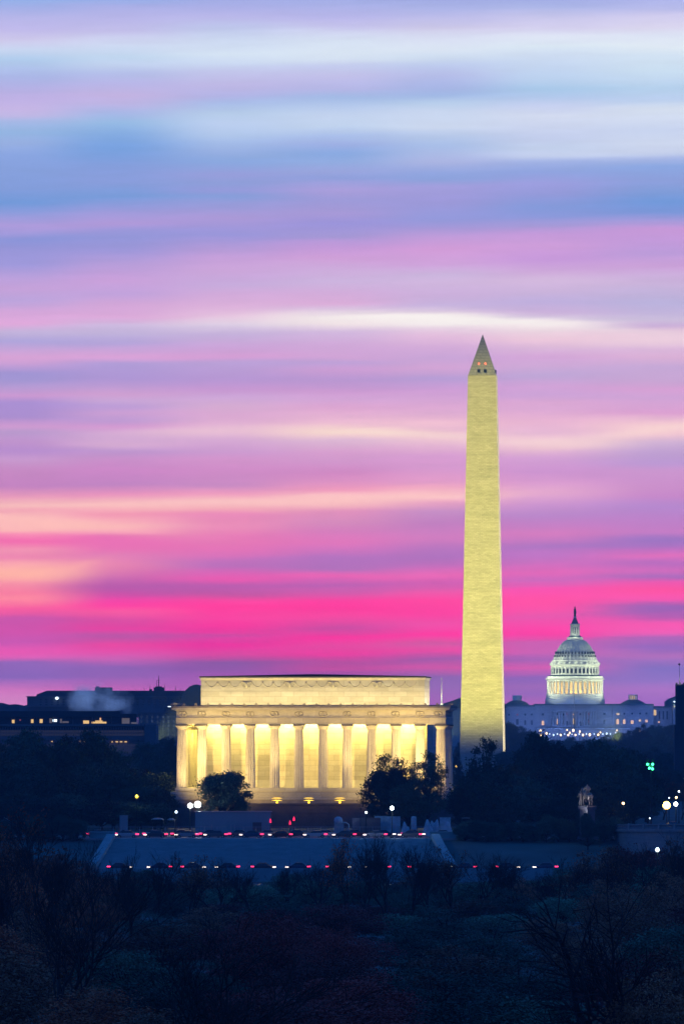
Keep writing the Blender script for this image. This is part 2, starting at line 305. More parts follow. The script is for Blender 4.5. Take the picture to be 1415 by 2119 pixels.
def ashlar(bw, bh, c2, mortar, msize=0.02, stain=0.18, rowstain=0.0, stretch=(.35, .35, 1.0)):
    # coursed stone: brick pattern on (x+y, z) plus weather stains
    def f(nt, b, base):
        N = nt.nodes.new; L = nt.links.new
        tc = N('ShaderNodeTexCoord'); sp = N('ShaderNodeSeparateXYZ'); L(tc.outputs['Object'], sp.inputs[0])
        ad = N('ShaderNodeMath'); ad.operation = 'ADD'; L(sp.outputs[0], ad.inputs[0]); L(sp.outputs[1], ad.inputs[1])
        cb = N('ShaderNodeCombineXYZ'); L(ad.outputs[0], cb.inputs[0]); L(sp.outputs[2], cb.inputs[1])
        br = N('ShaderNodeTexBrick'); L(cb.outputs[0], br.inputs['Vector']); br.inputs['Scale'].default_value = 1
        br.inputs['Brick Width'].default_value = bw; br.inputs['Row Height'].default_value = bh
        br.inputs['Mortar Size'].default_value = msize; br.inputs['Mortar Smooth'].default_value = .3; br.inputs['Bias'].default_value = 0
        br.inputs['Color1'].default_value = (*base, 1); br.inputs['Color2'].default_value = (*c2, 1); br.inputs['Mortar'].default_value = (*mortar, 1)
        mp = N('ShaderNodeMapping'); mp.inputs['Scale'].default_value = stretch; L(tc.outputs['Object'], mp.inputs[0])
        n = N('ShaderNodeTexNoise'); n.inputs['Scale'].default_value = .6; n.inputs['Detail'].default_value = 6; n.inputs['Roughness'].default_value = .65; L(mp.outputs[0], n.inputs['Vector'])
        mr = N('ShaderNodeMapRange'); mr.inputs[1].default_value = .3; mr.inputs[2].default_value = .7; mr.inputs[3].default_value = 1 - stain; mr.inputs[4].default_value = 1.0
        L(n.outputs[0], mr.inputs[0])
        mx = N('ShaderNodeMix'); mx.data_type = 'RGBA'; mx.blend_type = 'MULTIPLY'; mx.inputs[0].default_value = 1
        L(br.outputs[0], mx.inputs[6]); L(mr.outputs[0], mx.inputs[7]); L(mx.outputs[2], b.inputs['Base Color'])
        return mx
    return f
M = {}
M['marble'] = mat('memorial marble', (.60, .57, .52), .6, build=ashlar(2.6, 1.1, (.50, .46, .40), (.38, .34, .30), .045, .26))
M['marble_plain'] = mat('carved marble', (.60, .57, .52), .6, build=varied(.8, .12, 5))
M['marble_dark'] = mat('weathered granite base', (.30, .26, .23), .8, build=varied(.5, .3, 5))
M['marble_relief'] = mat('darker carved marble', (.50, .46, .39), .7)  # reliefs set a tone darker than the plain marble
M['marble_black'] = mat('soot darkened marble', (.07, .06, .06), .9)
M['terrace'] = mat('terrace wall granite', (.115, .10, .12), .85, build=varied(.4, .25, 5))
M['roofdark'] = mat('dark roofing', (.03, .03, .035), .7)
M['obelisk'] = mat('obelisk marble', (.56, .54, .50), .7, build=ashlar(1.6, .61, (.43, .41, .37), (.33, .32, .30), .06, .30, stretch=(.14, .14, 1.1)))
M['obelisk_top'] = mat('dimmed pyramid marble', (.40, .40, .39), .75, build=ashlar(1.8, 1.1, (.36, .36, .35), (.22, .22, .23), .08, .2))  # shaft's own stone, greyed so the pyramid's dimmer light is in the colour
M['cap'] = mat('capitol painted iron', (.72, .74, .70), .5, build=varied(.25, .06, 3))
M['cap_stone'] = mat('capitol sandstone', (.52, .50, .50), .7, build=ashlar(2.4, 1.0, (.47, .45, .46), (.40, .38, .40), .04, .15))
M['cap_roof'] = mat('copper roof', (.07, .13, .15), .6, build=varied(.2, .3, 3))
M['bronze'] = mat('dark bronze', (.05, .06, .055), .45, .6)
M['bronze_statue'] = mat('weathered gilt bronze', (.20, .18, .16), .45, .55)
M['glass_dark'] = mat('dark window glass', (.02, .03, .05), .15)
M['win_warm'] = mat('lit window', (.5, .35, .2), .5, emit=(1, .52, .20), estr=1.1)
M['win_red'] = mat('dim red lit window', (.3, .1, .1), .5, emit=(1, .22, .22), estr=.22)
M['win_yellow'] = mat('yellow lit window', (.5, .4, .2), .5, emit=(1, .62, .22), estr=.95)
M['win_faint'] = mat('faint office window', (.1, .1, .1), .4, emit=(.75, .62, .60), estr=.035)
M['drum_glow'] = mat('lit dome inner wall', (.75, .68, .5), .6)  # warmth of the lamplight is put into this wall colour
M['win_dim'] = mat('faint lit window', (.3, .3, .3), .5, emit=(.8, .65, .55), estr=.13)
M['lamp_white'] = mat('white lamp glass', (1, 1, 1), .5, emit=(.80, .93, 1), estr=14)
M['lamp_small'] = mat('pale globe', (1, 1, 1), .5, emit=(.70, .88, 1), estr=2.6)
M['lamp_warm'] = mat('warm lamp glass', (1, .8, .5), .5, emit=(1, .62, .28), estr=5)
M['lamp_sodium'] = mat('sodium lamp glass', (1, .6, .1), .5, emit=(1, .60, .10), estr=14)
M['lamp_yellow'] = mat('yellow floodlight glass', (1, .8, .2), .5, emit=(1, .60, .03), estr=2.4)
M['lamp_green'] = mat('green signal glass', (.1, 1, .5), .5, emit=(.05, 1, .32), estr=5)
M['lamp_red'] = mat('red signal glass', (1, .1, .05), .5, emit=(1, .13, .05), estr=4)
M['lamp_pink'] = mat('pink red beacon glass', (1, .1, .15), .5, emit=(1, .02, .10), estr=1.1)
M['tail'] = mat('tail light glass', (.8, .02, .03), .3, emit=(1, .035, .14), estr=4.0)
M['head'] = mat('headlight glass', (1, 1, 1), .2, emit=(1, .80, .68), estr=3.0)
M['pole'] = mat('dark green steel', (.03, .04, .04), .5, .5)
M['steel'] = mat('galvanised steel', (.35, .37, .40), .45, .6)
M['grass'] = mat('dusk lawn', (.03, .095, .095), .95, build=varied(.06, .45, 6))
M['soil'] = mat('ground cover', (.045, .06, .035), .95, build=varied(.02, .5, 6))
M['asphalt'] = mat('asphalt', (.055, .055, .058), .55, build=varied(.3, .25, 5))
M['paint'] = mat('road paint', (.75, .75, .72), .7, build=varied(1.2, .15))
M['granite'] = mat('step granite', (.19, .35, .37), .8, build=varied(.35, .16, 6, (1, 1, 1)))
M['granite_pale'] = mat('pale granite', (.24, .32, .35), .75, build=ashlar(1.8, .7, (.20, .28, .31), (.15, .18, .2), .03, .2))
M['concrete'] = mat('concrete', (.36, .36, .37), .85, build=varied(.5, .15, 5))
M['farstone'] = mat('far office stone', (.17, .15, .165), .85, build=varied(.1, .2, 4))
M['farstone_blue'] = mat('far blue grey stone', (.11, .13, .16), .85, build=varied(.08, .2, 4))
M['fardark'] = mat('far dark slab', (.035, .04, .05), .8, build=varied(.1, .2, 3))
M['farroof'] = mat('far slate roof', (.035, .05, .07), .8, build=varied(.1, .25, 3))
M['trailer'] = mat('site trailer steel', (.16, .28, .33), .55, build=varied(1.5, .08, 3, (4, 1, .2)))
M['tarp'] = mat('blue white tarpaulin', (.26, .46, .55), .6, build=varied(1.2, .25, 4))
M['crate'] = mat('site crate wood', (.28, .26, .27), .8, build=varied(2, .25, 4, (1, 1, 6)))
M['container_dark'] = mat('dark container steel', (.06, .07, .09), .6)
M['rubber'] = mat('tyre rubber', (.02, .02, .02), .85)
M['bark'] = mat('tree bark', (.018, .016, .015), .95, build=varied(3, .35, 4, (1, 1, .2)))
def leafmat(name, base, amt=.45):
    mm = mat(name, base, .85, build=varied(.45, amt, 3)); nt = mm.node_tree; b = nt.nodes['Principled BSDF']
    src = b.inputs['Base Color'].links[0].from_socket
    oi = nt.nodes.new('ShaderNodeObjectInfo'); mr = nt.nodes.new('ShaderNodeMapRange'); mr.inputs[3].default_value = .45; mr.inputs[4].default_value = 1.5
    nt.links.new(oi.outputs['Random'], mr.inputs[0]); vm = nt.nodes.new('ShaderNodeVectorMath'); vm.operation = 'SCALE'
    nt.links.new(src, vm.inputs[0]); nt.links.new(mr.outputs[0], vm.inputs['Scale']); nt.links.new(vm.outputs[0], b.inputs['Base Color'])
    return mm
M['leaf_dark'] = leafmat('dark evergreen leaves', (.045, .090, .058))
M['leaf_olive'] = leafmat('olive leaves', (.050, .055, .028))
M['leaf_shrub'] = leafmat('blue green scrub leaves', (.13, .23, .14))
M['leaf_rust'] = leafmat('rust brown leaves', (.46, .11, .045))
M['leaf_maroon'] = leafmat('maroon leaves', (.33, .045, .035))
M['leaf_brown'] = leafmat('dry brown leaves', (.32, .12, .06))
CARCOL = [(.30, .31, .33), (.05, .06, .08), (.45, .46, .48), (.16, .03, .03), (.04, .07, .14), (.12, .12, .13)]
CARM = [mat('car paint', c, .35, .3) for c in CARCOL]
# ------------------------------------------------------------------ ground, water, roads
def gz(Y):
    P = [(-500, 3), (1046, 3), (1052, -2.5), (1338, -2.5), (1343.5, -2.5), (1344, 1.9), (1364, 1.9), (1400, 6.9), (1404, 7.2), (1428, 7.2), (1445, 8.2), (1600, 8.0), (2300, 8.0), (2740, 12.5),
         (2860, 13.0), (3300, 9), (4300, 14), (4850, 21), (5100, 23), (12000, 24)]
    for a, b in zip(P, P[1:]):
        if a[0] <= Y <= b[0]: return a[1] + (b[1] - a[1]) * (Y - a[0]) / (b[0] - a[0])
    return 24
def ground():
    Ys = [-500, 200, 600, 1046, 1052, 1338, 1343.5, 1344, 1364, 1382, 1400, 1404, 1428, 1445, 1600, 2300, 2740, 2800, 2860, 3300, 4300, 4850, 5100, 6900]
    Xs = [-2500, -1500, -600, -200, 0, 200, 600, 1500, 2500]
    vs = [(x, y, gz(y)) for y in Ys for x in Xs]; n = len(Xs)
    fs = [(j*n+i, j*n+i+1, (j+1)*n+i+1, (j+1)*n+i) for j in range(len(Ys)-1) for i in range(n-1)]
    m = MB(); m.add(vs, fs); o = m.build('ground', M['grass'], fixn=False); setp(o, kind='structure')
ground()
def wmat(nt, b, base):
    n = nt.nodes.new('ShaderNodeTexNoise'); n.inputs['Scale'].default_value = .25; n.inputs['Detail'].default_value = 4
    tc = nt.nodes.new('ShaderNodeTexCoord'); mp = nt.nodes.new('ShaderNodeMapping'); mp.inputs['Scale'].default_value = (1, .35, 1)
    nt.links.new(tc.outputs['Object'], mp.inputs[0]); nt.links.new(mp.outputs[0], n.inputs['Vector'])
    bp = nt.nodes.new('ShaderNodeBump'); bp.inputs['Strength'].default_value = .5; bp.inputs['Distance'].default_value = .6
    nt.links.new(n.outputs[0], bp.inputs['Height']); nt.links.new(bp.outputs[0], b.inputs['Normal'])
M['water'] = mat('river water', (.006, .018, .03), .55, build=wmat)
m = MB(); m.add([(-2500, 1047.0, .1), (2500, 1047.0, .1), (2500, 1343.9, .1), (-2500, 1343.9, .1)], [(0, 1, 2, 3)])
setp(m.build('river', M['water'], fixn=False), kind='structure')
def sheet(name, x0, x1, y0, y1, z, material):
    m = MB(); m.add([(x0, y0, z), (x1, y0, z), (x1, y1, z), (x0, y1, z)], [(0, 1, 2, 3)])
    return setp(m.build(name, material, fixn=False), kind='structure')
sheet('lower_road', -900, 900, 1347, 1359, 1.93, M['asphalt'])
sheet('upper_road', -900, 900, 1405.5, 1422, 7.23, M['asphalt'])
m = MB()
for k in range(-40, 40): m.add([(k*9.0, 1413.6, 7.236), (k*9.0+3, 1413.6, 7.236), (k*9.0+3, 1413.8, 7.236), (k*9.0, 1413.8, 7.236)], [(0, 1, 2, 3)])
for y in (1406.0, 1421.3): m.add([(-400, y, 7.236), (400, y, 7.236), (400, y+.15, 7.236), (-400, y+.15, 7.236)], [(0, 1, 2, 3)])
for y in (1347.5, 1353.0, 1358.3): m.add([(-400, y, 1.936), (400, y, 1.936), (400, y+.12, 1.936), (-400, y+.12, 1.936)], [(0, 1, 2, 3)])
setp(m.build('road_marking', M['paint'], fixn=False), kind='structure')
m = MB(); m.box(-900, 900, 1422.0, 1422.3, 7.0, 7.36); m.box(-900, 900, 1405.2, 1405.5, 7.0, 7.36)
setp(m.build('kerb', M['concrete']), kind='structure')
m = MB(); m.box(-900, 900, 1422.3, 1427, 7.0, 7.34); m.box(-900, 900, 1400.6, 1405.2, 6.8, 7.34)
setp(m.build('pavement', M['concrete']), kind='structure')
m = MB(); m.box(-900, 900, 1343.2, 1343.98, -3, 2.6)
setp(m.build('river_wall', M['granite'],), 'grey granite river wall along the parkway', 'wall')
# water stairs
def stairs():
    root = thing('grand_stairs', 'broad blue grey granite stairs falling from the circle road to the riverside parkway', 'stairs', (0, 0, 0))
    y0, y1, z0, z1 = 1363.5, 1400.6, 1.95, 7.30
    n = 36; m = MB()
    xl0, xr0 = X(196, 1365), X(930, 1365); xl1, xr1 = X(238, 1400), X(892, 1400)
    for k in range(n):
        t = k / n; t2 = (k + 1) / n
        a = xl0 + (xl1 - xl0) * t ** .8; b = xr0 + (xr1 - xr0) * t ** .8
        ya = y0 + (y1 - y0) * t; m.box(a, b, ya, y1 + .001*k, z0 + (z1 - z0) * t - (.0 if k == 0 else .02), z0 + (z1 - z0) * t2)
    m.build('flight', M['granite'], root)
    for sgn, xa, xb in ((-1, xl0, xl1), (1, xr0, xr1)):
        m = MB(); N = 14
        vs = []; fs = []
        for k in range(N + 1):
            t = k / N; x = xa + (xb - xa) * t ** .8; y = y0 + (y1 - y0) * t; z = z0 + (z1 - z0) * t + .9
            for dx, zz in ((0, z), (sgn * 1.6, z), (sgn * 1.6, 1.5), (0, 1.5)): vs.append((x + dx, y, zz))
        for k in range(N):
            for j in range(4): fs.append((k*4+j, k*4+(j+1) % 4, (k+1)*4+(j+1) % 4, (k+1)*4+j))
        fs += [(0, 1, 2, 3), (N*4+3, N*4+2, N*4+1, N*4)]
        m.add(vs, fs); o = m.build('cheek_wall', M['granite'], root)
stairs()
for px0, px1, lab in ((186, 238, 'low granite parapet block at the left head of the stairs'), (890, 955, 'low granite parapet block at the right head of the stairs')):
    r = thing('parapet_block', lab, 'parapet', (X((px0+px1)/2, 1402), 1402.6, 7.3)); w = (px1-px0)*PX(1402)
    MB().box(-w/2, w/2, -1.1, 1.1, -.6, 1.05).build('wall', M['granite'], r); MB().box(-w/2-.12, w/2+.12, -1.25, 1.25, 1.05, 1.3).build('coping', M['granite'], r)
# ------------------------------------------------------------------ columned memorial
LY = 1497.0; LRZ = R(-3.3); LX = X(643.5, LY)
WARM = (1.0, .80, .45)
def memorial():
    r = thing('memorial_temple', 'floodlit marble temple with a row of fluted columns and a tall attic block', 'temple', (LX, LY, 0), LRZ)
    D = 36.0
    # stepped base
    for k, (e, z0, z1) in enumerate(((1.25, 15.72, 16.35), (2.15, 14.88, 15.50), (2.35, 13.95, 14.72))):
        m = MB(); m.box(-26.75-e, 26.75+e, -e, D-2.4+e, z0, z1)
        if k < 2: m.box(-26.75-e+.35, 26.75+e-.35, -e+.35, D-2.4+e-.35, z0-.22, z0-.002)
        m.build('base_step', M['marble'], r)
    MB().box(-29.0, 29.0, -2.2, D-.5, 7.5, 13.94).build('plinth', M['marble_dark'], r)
    # columns
    n = 32
    prof = [(1.04, 16.35), (1.03, 18.5), (1.0, 21), (.96, 24), (.90, 27), (.86, 28.35)]
    sh = MB(); sh.lathe([(a, z) for a, z in prof], n, mod=lambda i: 1.0 if i % 2 == 0 else .87)
    cp = MB(); cp.lathe([(.87, 28.35), (.89, 28.5), (.95, 28.62), (1.14, 28.93), (1.17, 29.03)], 28, smooth=False); cp.box(-1.17, 1.17, -1.17, 1.17, 29.03, 29.16)
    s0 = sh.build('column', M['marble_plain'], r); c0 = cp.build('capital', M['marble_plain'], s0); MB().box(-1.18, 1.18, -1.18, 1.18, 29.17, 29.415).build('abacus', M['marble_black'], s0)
    xs = [-26.75, -22.5] + [-22.5 + 5.0 * k for k in range(1, 9)] + [22.5, 26.75]
    ys = [0, 4.3, 9.27, 14.27, 19.27, 24.27, 29.3, 33.6]
    pos = [(x, 0) for x in xs] + [(x, y) for y in ys[1:] for x in (-26.75, 26.75)]
    for i, (x, y) in enumerate(pos):
        if i == 0: s = s0
        else: s = copy_tree(s0, r)
        s.location = (x, y, 0)
    # entablature ring (hollow so the colonnade ceiling shows)
    def ring(m, e, z0, z1, t):
        x, ya, yb = 26.75 + e, -e, 33.6 + e
        m.box(-x, x, ya, ya + t, z0, z1); m.box(-x, x, yb - t, yb, z0, z1)
        m.box(-x, -x + t, ya + t, yb - t, z0, z1); m.box(x - t, x, ya + t, yb - t, z0, z1)
    m = MB(); ring(m, 1.05, 29.42, 30.72, 2.1); ring(m, .8, 30.72, 32.9, 1.6); m.build('architrave', M['marble'], r)
    m = MB(); ring(m, 1.18, 30.74, 30.86, 2.2); ring(m, .98, 30.88, 32.25, 2.0); m.build('frieze', M['marble_plain'], r)
    m = MB(); ring(m, 1.25, 32.27, 32.45, 2.2); ring(m, 1.9, 32.47, 32.86, 2.9); m.build('cornice', M['marble_plain'], r)
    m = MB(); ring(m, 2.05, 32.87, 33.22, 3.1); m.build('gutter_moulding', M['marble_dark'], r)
    MB().box(-26.2, 26.2, .3, 33.4, 32.0, 33.0).build('colonnade_ceiling', M['marble_plain'], r)
    # antefixes along the cornice
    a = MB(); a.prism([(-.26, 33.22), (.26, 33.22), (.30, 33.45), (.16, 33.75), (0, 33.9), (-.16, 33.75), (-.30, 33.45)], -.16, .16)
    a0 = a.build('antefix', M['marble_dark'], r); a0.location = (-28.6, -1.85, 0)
    for k in range(1, 24): o = part_copy(a0, (-28.6 + 57.2 * k / 23, -1.85, 0)); 
    for k in range(1, 8): o = part_copy(a0, (28.6, -1.85 + 36.5 * k / 15, 0), PI/2)
    for k in range(1, 15):
        o = part_copy(a0, (-28.6, -1.85 + 2.46 * k, 0), PI/2)
    # dark gutter behind the antefixes
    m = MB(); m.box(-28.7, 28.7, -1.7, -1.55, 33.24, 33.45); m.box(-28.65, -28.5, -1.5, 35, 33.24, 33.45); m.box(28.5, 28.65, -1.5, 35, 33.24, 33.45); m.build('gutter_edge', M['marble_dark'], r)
    # wreath pairs
    w = MB()
    for dx in (-.36, .36): w.torus((dx, 0, 0), .44, .12, 18, 5)
    w.tube([(0, -.04, -.5), (0, -.06, 0), (0, -.04, .45)], .07, 5)
    w0 = w.build('wreath_pair', M['marble_relief'], r); w0.location = (xs[0] + .3, -1.02, 31.55)
    for x in xs[1:-1] + [xs[-1] - .5]: part_copy(w0, (x, -1.02, 31.55))
    for y in (4.3, 9.27, 14.27, 19.27, 24.27): part_copy(w0, (27.78, y, 31.55), PI/2)
    # inner chamber wall + attic block
    MB().box(-22.6, 22.6, 4.6, 29.0, 16.36, 31.99).build('chamber_wall', M['marble'], r)
    m = MB(); m.box(-22.75, 22.75, 4.45, 4.598, 16.36, 17.9); m.build('chamber_plinth', M['marble_plain'], r)
    AX = 23.15
    m = MB(); m.box(-AX, AX, 5.2, 28.4, 33.0, 38.95); m.build('attic', M['marble'], r)
    m = MB(); m.box(-AX-.08, AX+.08, 5.12, 28.48, 36.72, 36.86); m.box(-AX-.1, AX+.1, 5.1, 28.5, 38.62, 38.93); m.box(-AX-.38, AX+.38, 4.82, 28.8, 38.96, 39.12); m.build('attic_cornice', M['marble_plain'], r)
    m = MB(); m.box(-AX-.3, AX+.3, 4.9, 28.7, 39.14, 39.42); m.prism([(-AX-.2, 39.43), (AX+.2, 39.43), (1, 39.85), (-1, 39.85)], 5.4, 28.2); m.build('attic_roof', M['roofdark'], r)
    # swags and eagles on the attic frieze
    sx = [-18.3, -13.4+4.3, 0, 9.1, 18.3]
    e = MB()
    e.tube([(0, 0, -.75), (0, -.1, -.1), (0, -.08, .45), (.12, -.05, .62)], [.14, .3, .2, .1], 7)
    for s in (-1, 1):
        e.tube([(0, 0, .1), (s*.5, -.06, .45), (s*.95, -.03, .55), (s*1.05, 0, .1), (s*.75, 0, -.35)], [.12, .15, .14, .12, .05], 6)
        e.tube([(0, 0, -.4), (s*.55, -.02, -.55), (s*.8, 0, -.35)], [.1, .1, .05], 5)
    e0 = e.build('eagle_relief', M['marble_relief'], r)
    ex = [-13.7, -4.7, 4.3, 13.3]
    for i, x in enumerate(ex):
        if i: part_copy(e0, (x, 5.12, 37.75))
        else: e0.location = (x, 5.12, 37.75)
    g = MB(); pts = []
    for k in range(13):
        t = k / 12; pts.append((-1.2 + 2.4 * t, 0, .45 - 1.15 * (1 - (2*t-1)**2)))
    g.tube(pts, [.05 + .08 * (1 - abs(2*k/12-1)) for k in range(13)], 5)
    g.tube([(-1.2, 0, .45), (-1.25, -.03, .1), (-1.2, 0, -.2)], [.1, .09, .03], 5)
    g0 = g.build('garland_relief', M['marble_relief'], r); first = True
    gx = [-20.9, -18.4, -16.1, -11.4, -9.2, -7.0, -2.4, -.2, 2.0, 6.6, 8.8, 11.0, 15.6, 17.9, 20.3]
    for x in gx:
        if first: g0.location = (x, 5.15, 37.85); first = False
        else: part_copy(g0, (x, 5.15, 37.85))
    # lamps of the temple: ceiling washers behind the architrave, one per bay
    bays = [(a + b) / 2 for a, b in zip(xs, xs[1:])]
    for i, x in enumerate(bays):
        c = abs(x) / 26
        light('AREA', 'ceiling_washer', (x, 2.7, 31.3), 1800 if i not in (0, 10) else 700, (1.0, .75, .17), r, None, 1.6, .6)
        l = bpy.data.objects[-1] if False else None
    for x in (-24.6, 24.6):
        for y in (9, 17, 25): light('AREA', 'ceiling_washer', (x, y, 31.3), 2100, (1.0, .72, .12), r, None, 1.2, 1.2)
    return r
mem = memorial()
for o in [o for o in bpy.data.objects if o.name.startswith('ceiling_washer')]:
    # wall washers lean toward the chamber wall
    if abs(o.location.y - 2.7) < .01: o.rotation_euler = (R(38), 0, 0)
# attic uplighters standing on the roof behind the cornice
for i in range(11):
    x = -25 + 5 * i
    light('AREA', 'attic_uplighter', (x, .2, 33.5), 400, (1.0, .78, .27), mem, (x, 5.2, 36.2), 1.6, .5)
for y in (8, 14, 20, 26): light('AREA', 'attic_uplighter', (27.0, y, 33.5), 420, (1.0, .84, .46), mem, (23.1, y, 36.2), 1.2, .5)
for x in (-25.5, 25.5):
    light('SPOT', 'corner_flood', (x, -7.8, 14.0), 7500, (1.0, .68, .22), mem, (x * 1.0, 0, 23), .3, angle=74, blend=1.0)
# facade floods near both ends of the terrace
for x, tx, p in ((-27, -23, 80000), (27, 24, 84000)):
    l = light('SPOT', 'facade_flood', (x, -27, 15.0), p * .82, (1.0, .67, .17), mem, (tx * .62, 0, 24), .4, angle=64, blend=1.0)
for x, p in ((-21, 12500), (-7, 7800), (7, 7800), (21, 12500)):
    light('SPOT', 'entablature_flood', (x, -7.5, 14.2), p * 1.7, (1.0, .70, .24), mem, (x, 0, 33), .3, angle=58, blend=1.0)
def terrace():
    r = thing('terrace_wall', 'dark raised granite terrace below the columned temple', 'terrace', (LX, LY, 0), LRZ)
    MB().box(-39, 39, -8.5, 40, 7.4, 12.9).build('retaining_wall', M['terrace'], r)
    m = MB(); m.box(-39.3, 39.3, -8.8, -7.9, 12.9, 13.25); m.box(-39.3, -38.4, -7.9, 40, 12.9, 13.25); m.box(38.4, 39.3, -7.9, 40, 12.9, 13.25); m.build('coping', M['terrace'], r)
    m = MB()
    for k in range(6): m.box(-39.05, 39.05, -8.62, -8.5, 8.0 + .8*k, 8.0 + .8*k + .68)
    m.build('stone_course', M['terrace'], r)
terrace()
# yellow floodlight fixtures standing on the terrace edge
def fixture(px, lab):
    Y = 1486.0
    r = thing('terrace_floodlight', lab, 'floodlight', (X(px, Y), Y, 13.26), 0, 'yellow floodlights along the terrace edge')
    MB().box(-.07, .07, -.07, .07, 0, 1.0).build('post', M['pole'], r)
    for z in (1.02, .55):
        m = MB(); m.prism([(-1.15, z+.0), (1.15, z+.0), (.5, z+.12), (-.5, z+.12)], -.3, .3); m.build('louvre', M['lamp_yellow'], r)
    m = MB(); m.lathe([(.16, -.0), (.24, .1), (.24, .28), (.16, .36)], 10, 0, -.35); m.build('lens', M['lamp_yellow'], r)
    light('POINT', 'flood_glow', (0, -.5, .5), 35, (1, .62, .08), r, size=.2)
fixture(573, 'yellow floodlight on the terrace edge nearest the left tree')
fixture(639, 'yellow floodlight on the terrace edge between two others')
fixture(703, 'yellow floodlight on the terrace edge furthest to the right')
# ------------------------------------------------------------------ obelisk
OY = 2810.0; OX = X(998.5, OY)
def obelisk():
    r = thing('obelisk', 'tall tapering marble obelisk floodlit yellow with a dim pyramid top', 'obelisk', (OX, OY, 0), R(-4.2))
    zb, zt, za = 12.8, 166.0, Z(690, OY - 5)
    b, t = 8.5, 5.42
    def sq(h, z): return [(-h, -h, z), (h, -h, z), (h, h, z), (-h, h, z)]
    m = MB(); m.add(sq(b, zb) + sq(t, zt), [(0, 1, 5, 4), (1, 2, 6, 5), (2, 3, 7, 6), (3, 0, 4, 7), (4, 5, 6, 7)]); m.build('shaft', M['obelisk'], r)
    m = MB(); m.add(sq(t - .04, zt + .02) + sq(.02, za), [(0, 1, 5, 4), (1, 2, 6, 5), (2, 3, 7, 6), (3, 0, 4, 7), (4, 5, 6, 7), (3, 2, 1, 0)]); m.build('pyramid_top', M['obelisk_top'], r)
    H = za - zt
    def yface(z): return -(t * (1 - (z - zt) / H))
    def gf(z): return -yface(z)
    # observation windows and red beacons on the two seen faces
    for x in (-1.25, 1.25):
        z = zt + 1.5; w = MB(); y = yface(z); w.box(x-.58, x+.58, y-.10, y+.4, z-.55, z+.75); o = w.build('observation_window', M['glass_dark'], r)
        z2 = zt + 4.6; y = yface(z2); w = MB(); w.lathe([(.12, z2-.28), (.30, z2-.15), (.30, z2+.15), (.12, z2+.28)], 10, x, y - .15); w.build('beacon', M['lamp_red'], r)
        w = MB(); w.cbox(x, yface(z) - .22, z - .75, 1.35, .5, .22); w.build('window_sill', M['obelisk_top'], r)
    for s in (1,):
        z = zt + 1.5; w = MB(); w.box(gf(z) - .1, gf(z) + .38, -1.4, 1.4, z-.7, z+.8); w.build('observation_window', M['glass_dark'], r)
    MB().box(-15, 15, -15, 15, 11.5, 12.85).build('plaza_base', M['granite_pale'], r)
    YEL = (.97, .85, .15)
    for x, p in ((-105, 2.4e6), (0, 1.9e6), (62, 2.3e6)):
        light('SPOT', 'obelisk_flood', (x, -250, 25), p, YEL, r, (0, -6, 97), 1.0, angle=33, blend=.42)
    light('SPOT', 'obelisk_flood', (250, 30, 25), 6.6e6, (1.0, .84, .46), r, (6, 0, 88), 1.0, angle=35.5, blend=.3)
obelisk()
